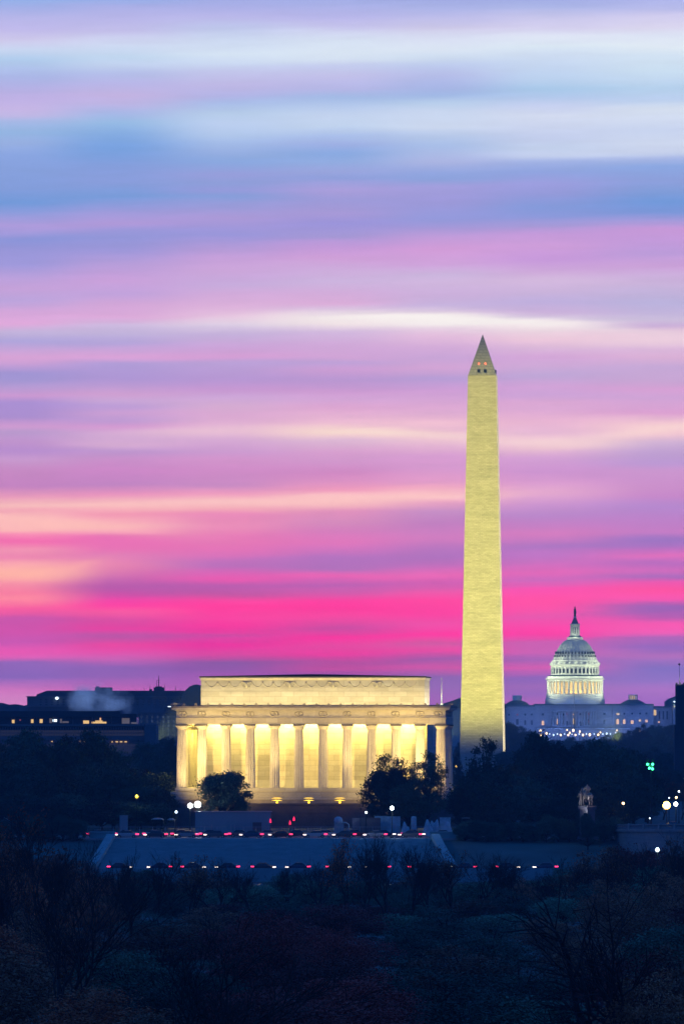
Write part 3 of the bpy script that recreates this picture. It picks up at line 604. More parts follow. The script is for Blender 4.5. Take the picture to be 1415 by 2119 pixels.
# ------------------------------------------------------------------ domed capitol
CY = 5000.0; KP = PX(CY)
def capitol():
    cx = X(1190.7, CY)
    r = thing('domed_capitol', 'white domed capitol building lit pale green with warm windows', 'capitol', (cx, CY, 0), 0)
    def z(py): return Z(py, CY)
    def q(rp): return rp * KP
    CYD = 14.0       # the dome stands behind the west front
    def L(name, prof, mt=M['cap'], n=72, parent=r, smooth=False, mod=None):
        m = MB(); m.lathe([(q(a), z(b)) for a, b in prof], n, 0, CYD, smooth, mod=mod); return m.build(name, mt, parent)
    L('skirt', [(62, 1458), (62, 1448), (61.5, 1447), (60.5, 1446.5), (60, 1441.5), (58.5, 1441)])
    L('peristyle_floor', [(59.5, 1441), (59.5, 1436.5), (58.6, 1436)])
    L('inner_drum', [(47, 1437), (47, 1409)], M['drum_glow'])
    # peristyle columns
    c = MB(); c.lathe([(.95, z(1436.2)), (.80, z(1434.8)), (.66, z(1411.5)), (.95, z(1410.6)), (1.0, z(1410.0))], 10)
    c0 = c.build('peristyle_column', M['cap'], r)
    wd = MB(); wd.box(-.85, .85, -.25, .35, z(1433), z(1413)); w0 = wd.build('drum_window', M['win_yellow'], r)
    for k in range(36):
        a = R(5 + 10 * k) - PI/2
        o = c0 if k == 0 else part_copy(c0, (0, 0, 0)); o.location = (q(56.2) * math.cos(a), CYD + q(56.2) * math.sin(a), 0)
    first = True
    for k in range(36):
        a = R(10 * k) - PI/2
        if math.sin(a) > .35: continue
        o = w0 if first else part_copy(w0, (0, 0, 0)); first = False
        o.location = (q(47.2) * math.cos(a), CYD + q(47.2) * math.sin(a), 0); o.rotation_euler = (0, 0, a + PI/2)
    L('peristyle_entablature', [(45, 1409.9), (57.4, 1409.9), (57.4, 1407.4), (59.2, 1406.8), (61.0, 1406.0), (61.0, 1404.2), (58.6, 1403.9), (58.4, 1400.2), (57.2, 1400.0), (57.0, 1403.2), (50, 1400.0), (48, 1398)])
    L('balustrade_shade', [(57.2, 1399.9), (50.5, 1397.4), (49.5, 1397.0)], M['cap_roof'])  # dark sloping roof between balustrade and attic drum
    L('attic_drum', [(49.6, 1398.5), (49.2, 1397.0), (48.2, 1396.4), (48.2, 1380.5), (49.2, 1380), (50.4, 1377.5), (52, 1376.5), (52, 1374.6), (49.8, 1374.2)])
    # attic drum windows + pilasters
    w = MB(); w.box(-.78, .78, -.3, .3, z(1393.5), z(1385.3)); w.lathe([(.78, z(1385.3)), (.55, z(1384.2)), (.0, z(1383.4))], 10); w1 = w.build('drum_window', M['glass_dark'], r)
    p = MB(); p.box(-.5, .5, -.6, .3, z(1396), z(1380.6)); p1 = p.build('pilaster', M['cap'], r)
    fw = fp = True
    for k in range(36):
        a = R(10 * k) - PI/2
        if math.sin(a) > .35: continue
        o = w1 if fw else part_copy(w1, (0, 0, 0)); fw = False
        o.location = (q(48.3) * math.cos(a), CYD + q(48.3) * math.sin(a), 0); o.rotation_euler = (0, 0, a + PI/2)
        a += R(5); o = p1 if fp else part_copy(p1, (0, 0, 0)); fp = False
        o.location = (q(48.4) * math.cos(a), CYD + q(48.4) * math.sin(a), 0); o.rotation_euler = (0, 0, a + PI/2)
    L('console_ring', [(49.8, 1374.4), (47.2, 1374.0), (46.0, 1369.0), (47.6, 1368.6), (47.6, 1366.4), (45.5, 1366.2)])
    b = MB(); b.prism([(-.0, z(1374.2)), (-2.2, z(1374.2)), (-.9, z(1369.2)), (0, z(1369.2))], -.45, .45, axis='y')
    b0 = b.build('console', M['cap'], r); first = True
    for k in range(36):
        a = R(10 * k + 5) - PI/2
        if math.sin(a) > .35: continue
        o = b0 if first else part_copy(b0, (0, 0, 0)); first = False
        o.location = (q(46.5) * math.cos(a), CYD + q(46.5) * math.sin(a), 0); o.rotation_euler = (0, 0, a + PI)
    shell = [(45.2, 1366.2), (43.8, 1364.5), (43.0, 1361), (41.5, 1356.5), (39.8, 1352), (37.2, 1347), (34.2, 1342.2), (31.6, 1337.4), (28.4, 1333.4), (24.6, 1329.2), (20.6, 1326), (16.6, 1323.9)]
    L('dome_shell', [(a - 1.3, b) for a, b in shell], M['cap'], 72, smooth=True)
    rb = MB(); rb.tube([(q(a + .2), 0, z(b)) for a, b in shell], [q(.95)] * 5 + [q(.8)] * 4 + [q(.55)] * 3, 4, False)
    r0 = rb.build('dome_rib', M['cap'], r)
    for k in range(36):
        a = R(10 * k + 5); o = r0 if k == 0 else part_copy(r0, (0, 0, 0)); o.location = (0, CYD, 0); o.rotation_euler = (0, 0, a)
    # dome windows (ovals), two rows
    for row, (rr, py, hh, ww) in enumerate(((40.1, 1351.2, 1.05, .42), (42.6, 1357.8, .6, .3))):
        w = MB(); w.prism([(ww * math.cos(t * PI/4), hh * math.sin(t * PI/4)) for t in range(8)], -.45, .5); w2 = w.build('dome_window', M['glass_dark'], r); first = True
        for k in range(36):
            a = R(10 * k) - PI/2
            if math.sin(a) > .35: continue
            o = w2 if first else part_copy(w2, (0, 0, 0)); first = False
            o.location = (q(rr) * math.cos(a), CYD + q(rr) * math.sin(a), z(py)); o.rotation_euler = (0, 0, a + PI/2)
    L('lantern_base', [(16.2, 1324), (16.4, 1320.2), (17.0, 1319.4), (16.0, 1318.4), (15.0, 1318.3)])
    L('lantern_skirt', [(15, 1319), (13, 1316.5), (9, 1314.2)], M['cap_roof'])
    L('lantern_floor', [(10.3, 1315.5), (10.3, 1312.4), (9.6, 1311.8)])
    L('lantern_core', [(6.2, 1312), (6.2, 1293.5)], M['cap'], 24)
    c = MB(); c.lathe([(.48, z(1312)), (.42, z(1294.5)), (.6, z(1293.8))], 8); c2 = c.build('lantern_column', M['cap'], r)
    for k in range(12):
        a = R(30 * k + 15); o = c2 if k == 0 else part_copy(c2, (0, 0, 0)); o.location = (q(8.8) * math.cos(a), CYD + q(8.8) * math.sin(a), 0)
    w = MB(); w.box(-.55, .55, -.1, .15, z(1309.5), z(1298)); w3 = w.build('lantern_window', M['glass_dark'], r)
    for k in range(5):
        a = -PI/2 + R(30) * (k - 2); o = w3 if k == 0 else part_copy(w3, (0, 0, 0)); o.location = (q(6.3) * math.cos(a), CYD + q(6.3) * math.sin(a), 0); o.rotation_euler = (0, 0, a + PI/2)
    L('lantern_cornice', [(6, 1294.2), (9.4, 1293.6), (11.0, 1291.6), (10.6, 1290.6), (8.6, 1290.2)])
    L('lantern_roof', [(8.0, 1290.4), (7.0, 1288.8), (5.6, 1285), (3.8, 1281), (2.6, 1278.4)], M['cap_roof'], 24)
    L('globe_pedestal', [(2.6, 1278.6), (3.5, 1277.6), (3.5, 1276.2), (2.2, 1275.4)], M['cap'], 20)
    L('crowning_statue', [(2.0, 1275.8), (2.5, 1274), (2.3, 1271), (2.9, 1267.5), (2.8, 1264.5), (2.3, 1262), (2.7, 1260.5), (2.0, 1259.2), (1.0, 1258.4), (1.3, 1257.2), (1.4, 1256), (.7, 1254.8), (.3, 1253.6)], M['bronze'], 14, smooth=True)
    # main building: blocks given by photograph columns on the west front
    def blk(name, x0, x1, yt, yb, d0, d1, mt):
        m = MB(); m.box((x0 - 1190.7) * KP, (x1 - 1190.7) * KP, d0, d1, z(yb), z(yt)); return m.build(name, mt, r)
    W = M['cap_stone']
    blk('centre_block', 1106, 1266, 1461.5, 1530, 0, 60, W)
    blk('left_wing', 925, 1105.8, 1464, 1530, -6, 50, W)
    blk('right_wing', 1266.2, 1352, 1461.5, 1530, -2, 50, W)
    blk('link_wing', 1352.2, 1392, 1466, 1530, 14, 50, W)
    blk('far_wing', 1392.2, 1460, 1462, 1530, -4, 50, W)
    for a, b, y, d in ((925, 1106.6, 1463.8, -7), (1105.2, 1267, 1461.3, -1.2), (1266, 1353, 1461.3, -3.2), (1352, 1393, 1465.8, 13), (1391.6, 1461, 1461.8, -5.2)):
        blk('cornice', a, b, y - 1.2, y, d, d + 30, M['cap_stone'])
        blk('parapet_roof', a + .6, b - .6, y - 4.4, y - 1.25, d + 1.2, d + 34, M['cap_roof'])
    # portico pilasters and columns on the centre
    c = MB(); c.lathe([(1.05, z(1502)), (.85, z(1500)), (.75, z(1475)), (1.05, z(1473))], 10); pc = c.build('portico_column', M['cap_stone'], r)
    pxs = [1144, 1149, 1156, 1161.5, 1169, 1182.5, 1196, 1208, 1214, 1221, 1226.5, 1231]
    for i, px in enumerate(pxs):
        o = pc if i == 0 else part_copy(pc, (0, 0, 0)); o.location = ((px - 1190.7) * KP, -2.4, 0)
    blk('portico_entablature', 1141, 1235, 1466, 1472.9, -3.6, -.01, W)
    blk('portico_floor', 1139, 1237, 1502.1, 1506, -4.5, -.01, W)
    blk('terrace_front', 1112, 1300, 1509, 1533, -16, -6.02, W)
    blk('terrace_coping', 1111, 1301, 1507.6, 1508.9, -16.6, -6.02, M['cap'])
    blk('balcony_left', 1046, 1104, 1487.5, 1488.5, -6.6, -6.01, W)
    # windows: (px, py, width, height, material)
    dk, wa, ye, rd, dm = M['glass_dark'], M['win_warm'], M['win_yellow'], M['win_red'], M['win_dim']
    wins = [(1052.5, 1479.5, 3.6, 3.6, dk), (1069.7, 1479.5, 3.6, 3.6, rd), (1086, 1479.3, 4, 4, dk), (1099.3, 1479, 3.8, 3.8, dk),
            (1069.7, 1494.5, 5.2, 12, dk), (1086, 1496, 4, 9, dk), (1099.5, 1496, 4, 9, dk),
            (1122.8, 1478.8, 4.4, 4.4, dk), (1123, 1497, 5, 8, wa), (1152.6, 1478, 3, 5, dk), (1165.5, 1479, 3, 5, dk), (1172, 1478.3, 4.4, 2.2, rd), (1186.3, 1478.8, 4.4, 3, wa), (1199.8, 1478.3, 4.4, 4, dk), (1218.4, 1477.8, 4.4, 4, rd),
            (1154.2, 1494, 5, 10, wa), (1172, 1498, 6.5, 8, dk), (1186.5, 1493.5, 5.5, 11, ye), (1199.5, 1498.5, 6, 8, dk), (1218.2, 1496, 7, 12, dk), (1218.2, 1493.5, 4, 3.2, rd),
            (1250.3, 1477.8, 4.6, 4, dk), (1250.3, 1494.5, 4.4, 8, dk), (1278, 1478.2, 6, 3.6, ye), (1291, 1477.5, 3.4, 3.6, dk), (1307.5, 1477.2, 3.4, 3.6, dk), (1323.8, 1477, 4, 4, dk), (1337, 1477, 4, 4, dk),
            (1277.5, 1494.3, 5, 9.5, wa), (1291, 1494.3, 4.8, 8, wa), (1307.5, 1494.8, 5.6, 7, wa), (1323.5, 1491.5, 4.4, 4, ye), (1337.2, 1492.5, 4.6, 5, wa),
            (1356, 1475.5, 7, 10, ye), (1366, 1480, 3, 18, dk), (1374, 1480, 3, 18, dk), (1382, 1480, 3, 18, dk), (1365, 1494.5, 3, 3, wa),
            (944.5, 1481, 4, 4, dk), (951.5, 1488, 5, 22, dk), (1029, 1479, 4, 4, dk), (1012, 1479, 4, 4, dk), (1029, 1495, 4, 9, dk), (1012, 1495, 4, 9, dk)]
    for px, py, ww, hh, mt in wins:
        y = -6 if px < 1105.8 else 0 if px < 1266 else -2 if px < 1352 else 14
        m = MB(); X0 = (px - 1190.7) * KP; w_, h_ = ww * KP / 2, hh * KP / 2
        m.box(X0 - w_, X0 + w_, y - .12, y + .3, z(py) - h_, z(py) + h_ * (1 if hh < 8 else .8))
        if hh >= 8: m.prism([(X0 + w_ * math.cos(t * PI/6), z(py) + h_*.8 + w_ * .8 * math.sin(t * PI/6)) for t in range(7)], y - .12, y + .3)
        o = m.build('window', mt, r)
        f = MB(); f.box(X0 - w_ - .35, X0 + w_ + .35, y - .45, y - .05, z(py) - h_ - .4, z(py) - h_ - .03); f.build('sill', W, o)
    # low side domes with lanterns
    for px, yt, hw, gl in ((1070.5, 1449.5, 25, M['cap']), (1311, 1448, 29, M['win_yellow'])):
        m = MB(); m.lathe([(q(hw), z(1460.5)), (q(hw*.98), z(1457.8)), (q(hw*.75), z(1453.4)), (q(hw*.42), z(yt + .7)), (q(8), z(yt))], 32, (px - 1190.7) * KP, 12, True)
        o = m.build('side_dome', M['cap_roof'], r)
        m = MB(); m.lathe([(q(9.6), z(yt + 1)), (q(9.6), z(yt - .4))], 24, (px - 1190.7) * KP, 12); m.lathe([(q(10), z(yt - 8.4)), (q(10.2), z(yt - 9.6)), (q(8), z(yt - 10.4))], 24, (px - 1190.7) * KP, 12)
        for k in range(12):
            a = R(30 * k); m.lathe([(.45, z(yt - .4)), (.45, z(yt - 8.4))], 6, (px - 1190.7) * KP + q(8.4) * math.cos(a), 12 + q(8.4) * math.sin(a))
        m.build('side_lantern', M['cap'], r)
        m = MB(); m.lathe([(q(6.4), z(yt - .4)), (q(6.4), z(yt - 8.3))], 16, (px - 1190.7) * KP, 12); m.build('lantern_core', gl if gl is M['cap'] else M['win_yellow'], r)
    # dome floodlights on the roof, glow in the peristyle
    GR = (.93, 1.0, .62)
    for a in (-165, -135, -108, -90, -72, -45, -15):
        ca, sa = math.cos(R(a)), math.sin(R(a)); p = {90: .15e5, 108: .3e5, 72: .3e5, 135: 1.6e5, 45: 1.6e5}.get(-a, 3.4e5)
        light('SPOT', 'dome_flood', (q(300) * ca, CYD + q(300) * sa, z(1485) if sa < -.5 else z(1470)), p, GR, r, (0, CYD, z(1375)), .8, angle=30, blend=.6)
    for a in range(-160, -10, 14):
        ca, sa = math.cos(R(a)), math.sin(R(a))
        light('POINT', 'peristyle_lamp', (q(52.5) * ca, CYD + q(52.5) * sa, z(1434)), 260, (1.0, .60, .20), r, size=.5)
        light('POINT', 'ledge_lamp', (q(60.5) * ca, CYD + q(60.5) * sa, z(1398.5)), 150, GR, r, size=.5)
        light('POINT', 'ledge_lamp', (q(51.5) * ca, CYD + q(51.5) * sa, z(1372)), 100, GR, r, size=.5)
        light('POINT', 'shell_lamp', (q(48.5) * ca, CYD + q(48.5) * sa, z(1363.5)), 110 if abs(a + 90) > 35 else 25, GR, r, size=.4)
    light('POINT', 'ledge_lamp', (0, CYD - q(17), z(1315.5)), 240, GR, r, size=.5)
    # added blue wash lamps, invented to brighten the west front
    for px in (1060, 1110, 1160, 1210, 1260, 1310, 1370):
        light('SPOT', 'added_front_wash', ((px - 1190.7) * KP, -95, z(1521)), 76000, (.19, .34, 1.0), r, ((px - 1190.7) * KP, 0, z(1499)), .8, angle=30, blend=.6)
    for px, p in ((1118, 60), (1150, 60), (1186, 90), (1222, 60), (1262, 60), (1296, 60)):
        light('POINT', 'front_lamp', ((px - 1190.7) * KP, -22, z(1512)), p, (.85, .80, 1.0), r, size=.5)
capitol()
# ------------------------------------------------------------------ far buildings on the left
def fbox(parent, name, mt, x0, x1, yt, yb, Y, depth, y_off=0.0, ox=0.0):
    m = MB(); m.box(X(x0, Y) - ox, X(x1, Y) - ox, y_off, y_off + depth, Z(yb, Y), Z(yt, Y)); return m.build(name, mt, parent)
def museum_block():
    Y = 3400.0
    ox = X(240, Y); r = thing('long_office_building', 'long dark blue office building with rooftop masts behind the steam', 'building', (ox, Y, 0))
    P = PX(Y)
    m = MB(); m.box(X(56, Y)-ox, X(372, Y)-ox, 0, 60, Z(1600, Y), Z(1443, Y)); m.build('wall', M['farstone_blue'], r)
    m = MB(); m.prism([(X(64, Y)-ox, Z(1456, Y)), (X(76, Y)-ox, Z(1437, Y)), (X(96, Y)-ox, Z(1429.5, Y)), (X(392, Y)-ox, Z(1429.5, Y)), (X(392, Y)-ox, Z(1456, Y))], 4, 50); m.build('mansard_roof', M['farroof'], r)
    fbox(r, 'cornice', M['farstone_blue'], 55, 392, 1441, 1443, Y, 50, -1.5, ox)
    fbox(r, 'cornice', M['farstone'], 45, 150, 1461, 1463, Y, 40, -2.5, ox)
    fbox(r, 'penthouse', M['farroof'], 195, 229.5, 1422.6, 1429.4, Y, 16, 8, ox)
    fbox(r, 'penthouse', M['farroof'], 197.5, 203, 1420.4, 1422.5, Y, 5, 9, ox)
    fbox(r, 'penthouse', M['fardark'], 317, 337, 1422.5, 1429.4, Y, 16, 8, ox)
    fbox(r, 'penthouse', M['fardark'], 320, 333, 1420.5, 1422.4, Y, 10, 10, ox)
    fbox(r, 'penthouse', M['fardark'], 308, 313, 1426, 1429.4, Y, 6, 8, ox)
    for px, yt, t in ((327, 1398.5, .22), (309, 1417, .12), (339, 1415, .12), (362, 1419, .12), (323, 1407, .12), (297, 1424, .1), (372, 1424, .1)):
        m = MB(); m.tube([(X(px, Y)-ox, 12, Z(1429, Y)), (X(px, Y)-ox, 12, Z(yt, Y))], [t*1.3, t*.5], 5)
        if px == 327:
            for k in range(3): m.tube([(X(px-3+k, Y)-ox, 12, Z(1408+4*k, Y)), (X(px+3-k, Y)-ox, 12, Z(1408+4*k, Y))], .09, 4)
        m.build('rooftop_mast', M['pole'], r)
    # window bands
    for j, y in enumerate((1447, 1452, 1457)):
        for k in range(26):
            px = 82 + 11.8 * k
            fbox(r, 'window', M['glass_dark'], px, px + 4.5, y, y + 2.6, Y, .4, -.15, ox)
    m = MB(); m.lathe([(.25, -.4), (.8, 0), (.8, .5), (.25, .9)], 10); o = m.build('wall_lamp', M['lamp_small'], r); o.location = (X(118, Y)-ox, -1.4, Z(1446.5, Y))
museum_block()
def dome_building():
    Y = 3250.0; ox = X(405, Y)
    r = thing('rotunda_dome_building', 'dark rotunda dome showing above the left end of the temple', 'building', (ox, Y, 0)); P = PX(Y)
    m = MB(); m.lathe([(34*P, Z(1470, Y)), (34*P, Z(1456, Y)), (32*P, Z(1449, Y)), (28*P, Z(1438, Y)), (22*P, Z(1428, Y)), (13*P, Z(1420, Y)), (3*P, Z(1416.5, Y))], 36, 0, 10, True); m.build('dome', M['farroof'], r)
    fbox(r, 'wall', M['farstone_blue'], 345, 470, 1461, 1600, Y, 30, -2, ox); fbox(r, 'cornice', M['farstone_blue'], 344, 471, 1459.4, 1460.9, Y, 30, -2.8, ox)
    for k in range(9): fbox(r, 'window', M['glass_dark'], 350 + 12*k, 353.5 + 12*k, 1468, 1474, Y, .4, -2.2, ox)
dome_building()
def modern_block():
    Y = 2250.0; ox = X(150, Y)
    r = thing('modern_office_building', 'modern low office building with a dark overhanging roof and a lit glass top storey', 'building', (ox, Y, 0))
    f = lambda *a: fbox(r, *a[:6], Y, *a[6:], ox)
    f('roof_slab', M['fardark'], -60, 248, 1472, 1484, 34, -2)
    f('roof_slab', M['fardark'], 248.2, 283, 1477.5, 1485, 30, -1)
    f('glass_storey', M['glass_dark'], -55, 282, 1484.2, 1499, 28, 1)
    f('terrace_slab', M['farstone'], -60, 302, 1499.2, 1503, 40, -6)
    for k in range(9):
        px = -50 + 40 * k
        f('fascia_post', M['farstone'], px, px + 1.4, 1484.2, 1499, .6, .2)
    f('wall', M['farstone'], -58, 300, 1503.2, 1590, 36, -4)
    f('side_wing', M['farstone_blue'], 300.2, 324, 1500, 1580, 30, -6)
    # brise-soleil: rows of small bays
    for j, y in enumerate((1505.5, 1512, 1518.5, 1541, 1547.5, 1554)):
        m = MB()
        for k in range(68):
            px = -54 + 5.2 * k; m.box(X(px, Y)-ox, X(px+3.1, Y)-ox, -4.12, -3.7, Z(y+4.4, Y), Z(y, Y))
        m.build('window_band', M['glass_dark'] if j < 1 else M['win_faint'], r)
    for a, b, c, d, mt in ((24.5, 31, 1490, 1497, 'win_yellow'), (40, 43, 1489, 1492, 'win_red'), (64, 69, 1489, 1496.5, 'win_yellow'), (82, 88, 1488.5, 1496.5, 'win_yellow'), (102, 107, 1487, 1496.5, 'win_dim'), (109, 117.5, 1489, 1494, 'lamp_small'), (124, 128, 1488, 1496.5, 'win_dim'),
                           (129, 142, 1493, 1496.5, 'win_dim'), (172, 184, 1491.5, 1498, 'win_yellow'), (189, 220, 1494, 1497.5, 'win_yellow'), (197, 212, 1491.5, 1493.8, 'win_yellow'), (206, 209, 1486, 1491.3, 'win_warm'), (252, 268, 1486.5, 1498, 'win_dim'), (270, 283, 1495, 1498.4, 'win_dim')):
        f('lit_window', M[mt], a, b, c, d, .4, .62)
    for px in (230, 240, 249, 258.5): f('lit_window', M['win_yellow'], px, px + 5, 1534.5, 1536.6, .4, -4.4)
    for px in (107, 145, 166, 173.5): f('lit_window', M['win_yellow'], px, px + 3, 1534, 1536, .4, -4.4)
    f('string_course', M['farstone'], -58, 301, 1531, 1532.5, 1, -4.6)
modern_block()
def left_small():
    Y = 4200.0; ox = X(30, Y)
    r = thing('hipped_hall', 'low blue hipped roof hall at the far left skyline', 'building', (ox, Y, 0))
    m = MB(); m.prism([(X(-40, Y)-ox, Z(1462, Y)), (X(0, Y)-ox, Z(1454.5, Y)), (X(16, Y)-ox, Z(1459, Y)), (X(31, Y)-ox, Z(1457.5, Y)), (X(42, Y)-ox, Z(1459.5, Y)), (X(42, Y)-ox, Z(1472, Y)), (X(-40, Y)-ox, Z(1472, Y))], 0, 40); m.build('roof', M['farroof'], r)
    fbox(r, 'wall', M['farstone_blue'], -38, 60, 1472, 1600, Y, 38, 1, ox)
    Y = 3700.0; ox = X(80, Y)
    r = thing('gabled_hall', 'low blue gabled hall left of the long dark office building', 'building', (ox, Y, 0))
    m = MB(); m.prism([(X(40, Y)-ox, Z(1463, Y)), (X(56, Y)-ox, Z(1459, Y)), (X(62, Y)-ox, Z(1455.5, Y)), (X(84, Y)-ox, Z(1446, Y)), (X(150, Y)-ox, Z(1446, Y)), (X(150, Y)-ox, Z(1476, Y)), (X(40, Y)-ox, Z(1476, Y))], 0, 40); m.build('roof', M['farstone_blue'], r)
    fbox(r, 'cornice', M['farstone'], 38, 152, 1476, 1477.6, Y, 42, -2, ox)
    fbox(r, 'wall', M['farstone_blue'], 40, 150, 1477.7, 1600, Y, 40, 0, ox)
    fbox(r, 'chimney_block', M['farstone_blue'], 62, 76, 1447.5, 1455, Y, 8, 2, ox)
    Y = 2900.0; ox = X(330, Y)
    r = thing('plain_office_block', 'plain dark blue office block between the modern roof and the temple', 'building', (ox, Y, 0))
    fbox(r, 'wall', M['farstone_blue'], 284, 372, 1476, 1600, Y, 36, 0, ox); fbox(r, 'parapet', M['farstone_blue'], 283, 373, 1473.6, 1475.9, Y, 37, -.6, ox)
    for j in range(5):
        for k in range(7): fbox(r, 'window', M['glass_dark'], 291 + 11.2*k, 294.5 + 11.2*k, 1482 + 9*j, 1487 + 9*j, Y, .4, -.15, ox)
    fbox(r, 'roof_lamp', M['lamp_small'], 347, 354, 1461.8, 1463.4, Y, 1, 3, ox); fbox(r, 'stair_tower', M['farroof'], 340, 362, 1463.5, 1473.4, Y, 14, 3, ox)
    Y = 4700.0; ox = X(930, Y)
    r = thing('copper_roof_hall', 'pale green lit hall roof right of the temple beside the obelisk', 'building', (ox, Y, 0))
    m = MB(); m.prism([(X(895, Y)-ox, Z(1461, Y)), (X(918, Y)-ox, Z(1456, Y)), (X(940, Y)-ox, Z(1449, Y)), (X(962, Y)-ox, Z(1440, Y)), (X(1000, Y)-ox, Z(1436, Y)), (X(1040, Y)-ox, Z(1449, Y)), (X(1050, Y)-ox, Z(1465, Y)), (X(895, Y)-ox, Z(1465, Y))], 0, 40); m.build('roof', M['cap_roof'], r)
    fbox(r, 'wall', M['cap_stone'], 898, 1048, 1465, 1560, Y, 40, 1, ox)
left_small()
def mast(px, yt, yb, Y, lab, w=.5):
    r = thing('flagpole', lab, 'flagpole', (X(px, Y), Y, Z(yb, Y)))
    H = Z(yt, Y) - Z(yb, Y)
    m = MB(); m.tube([(0, 0, 0), (0, 0, H*.45), (0, 0, H)], [w, w*.7, w*.45], 8); m.build('pole', M['steel'], r)
    m = MB(); m.lathe([(.1, H), (w*.9, H + w*.7), (.1, H + w*1.4)], 8); m.build('finial', M['steel'], r)
    m = MB(); m.lathe([(w*3, -1), (w*3, .6), (w*1.4, 1.2)], 10); m.build('base', M['concrete'], r)
    return r, H
mr, mh = mast(913.5, 1406, 1462, 2700, 'tall pale floodlit flagpole between temple and obelisk', .22)
light('SPOT', 'pole_light', (0, -14, -2), 26000, (.8, .95, 1), mr, (0, 0, mh*.6), .3, angle=50)
mr, mh = mast(1188, 1437, 1512, 4940, 'white pole in front of the capitol dome', .45)
light('SPOT', 'pole_light', (0, -16, 2), 14000, (1, .8, .8), mr, (0, 0, mh*.85), .3, angle=40)
def dark_tower():
    Y = 2300.0; ox = X(1420, Y)
    r = thing('dark_tower', 'dark brick tower cut by the right edge of the view with a mast on top', 'tower', (ox, Y, 0)); P = PX(Y)
    fbox(r, 'tower_wall', M['fardark'], 1398.5, 1442, 1416, 1640, Y, 5.5, 0, ox)
    fbox(r, 'tower_base', M['fardark'], 1395.5, 1445, 1500, 1640, Y, 7, -.8, ox)
    for k in range(6): fbox(r, 'merlon', M['fardark'], 1398 + 7.4*k, 1402 + 7.4*k, 1413, 1415.9, Y, .8, -.1, ox)
    m = MB(); m.tube([(X(1406, Y)-ox, 1, Z(1415, Y)), (X(1406, Y)-ox, 1, Z(1403, Y)), (X(1405.5, Y)-ox, 1, Z(1377, Y))], [.22, .1, .05], 6); m.build('mast', M['steel'], r)
    light('SPOT', 'mast_light', (X(1406, Y)-ox, -3, Z(1416, Y)+.2), 900, (1, .9, .9), r, (X(1406, Y)-ox, 1, Z(1407, Y)), .1, angle=60)
    m = MB(); m.lathe([(.1, -.35), (.4, 0), (.1, .35)], 8); o = m.build('mast_ball', M['pole'], r); o.location = (X(1405.5, Y)-ox, 1, Z(1375, Y))
dark_tower()
def far_roof_right():
    Y = 5400.0; ox = X(1400, Y)
    r = thing('teal_roof_building', 'teal roofed building beyond the right capitol wing', 'building', (ox, Y, 0))
    m = MB(); m.prism([(X(1378, Y)-ox, Z(1452, Y)), (X(1386, Y)-ox, Z(1446, Y)), (X(1402, Y)-ox, Z(1440, Y)), (X(1450, Y)-ox, Z(1440, Y)), (X(1450, Y)-ox, Z(1475, Y)), (X(1378, Y)-ox, Z(1475, Y))], 0, 30); m.build('roof', M['cap_roof'], r)
    fbox(r, 'wall', M['farstone_blue'], 1379, 1449, 1475, 1560, Y, 28, 1, ox)
    m = MB(); m.lathe([(.2, -.6), (.9, 0), (.2, .6)], 8); o = m.build('roof_lamp', M['lamp_small'], r); o.location = (X(1395, Y)-ox, -1.2, Z(1452.5, Y))
far_roof_right()
def hills():
    m = MB(); random.seed(4); vs = []; fs = []; N = 160
    for i in range(N + 1):
        x = -2500 + 5000 * i / N
        h = Z(1476, 6700) + 4 * math.sin(i * .37) + 3 * math.sin(i * .11 + 1)
        vs += [(x, 6500, 20), (x, 6700, h), (x, 6890, 20)]
    for i in range(N):
        for j in range(2): fs.append((i*3+j, (i+1)*3+j, (i+1)*3+j+1, i*3+j+1))
    m.add(vs, fs); setp(m.build('hills', M['soil']), kind='structure')
hills()
# ------------------------------------------------------------------ street lamps and lights
def street_lamp(px, py, Y, zb, lab, kind='globe', matn='lamp_white', power=0, color=(.85, .95, 1), r0=.28, group=None):
    zl = Z(py, Y); r = thing('street_lamp', lab, 'street lamp', (X(px, Y), Y, zb), 0, group); H = zl - zb
    m = MB(); m.lathe([(.28, 0), (.28, .25), (.14, .5), (.09, .9), (.07, H - .45), (.12, H - .4), (.1, H - .32)], 10); m.build('post', M['pole'], r)
    if kind == 'globe':
        m = MB(); m.lathe([(r0*.45, H - r0*.95), (r0*.9, H - r0*.5), (r0, H), (r0*.75, H + r0*.66), (r0*.3, H + r0*.97)], 12, smooth=True); m.build('globe', M[matn], r)
        m = MB(); m.lathe([(r0*.4, H + r0*.98), (r0*.2, H + r0*1.2), (.02, H + r0*1.4)], 10); m.build('finial', M['pole'], r)
    else:
        m = MB(); m.box(-.75, .75, -.06, .06, H - .1, H); m.build('crossbar', M['pole'], r)
        for x in ((-.5, .5) if kind == 'flood' else (0,)):
            m = MB(); m.box(x-.42, x+.42, -.10, .3, H - .02, H + .74); o = m.build('floodlight_housing', M['pole'], r)
            m = MB(); m.lathe([(r0*.5, -.05), (r0, 0), (r0*.5, .06)], 14); o = m.build('floodlight_lens', M[matn], r); o.rotation_euler = (R(90), 0, 0); o.location = (x, -.13, H + .36)
    if power: light('POINT', 'lamp_light', (0, -.6, H + .3), power, color, r, size=.25)
    return r
street_lamp(409, 1669, 1432, 8, 'tall bright white work floodlight right of its twin before the left tree', 'flood1', 'lamp_white', 500, (1, .97, .88), .62)
street_lamp(393.5, 1671.5, 1436, 8, 'bright white work floodlight left of its twin before the left tree', 'flood1', 'lamp_white', 350, (1, .97, .88), .48)
street_lamp(811, 1673, 1404.2, 7.3, 'bright white street lamp before the right pair of trees', 'globe', 'lamp_white', 900, (.72, .88, 1), .38)
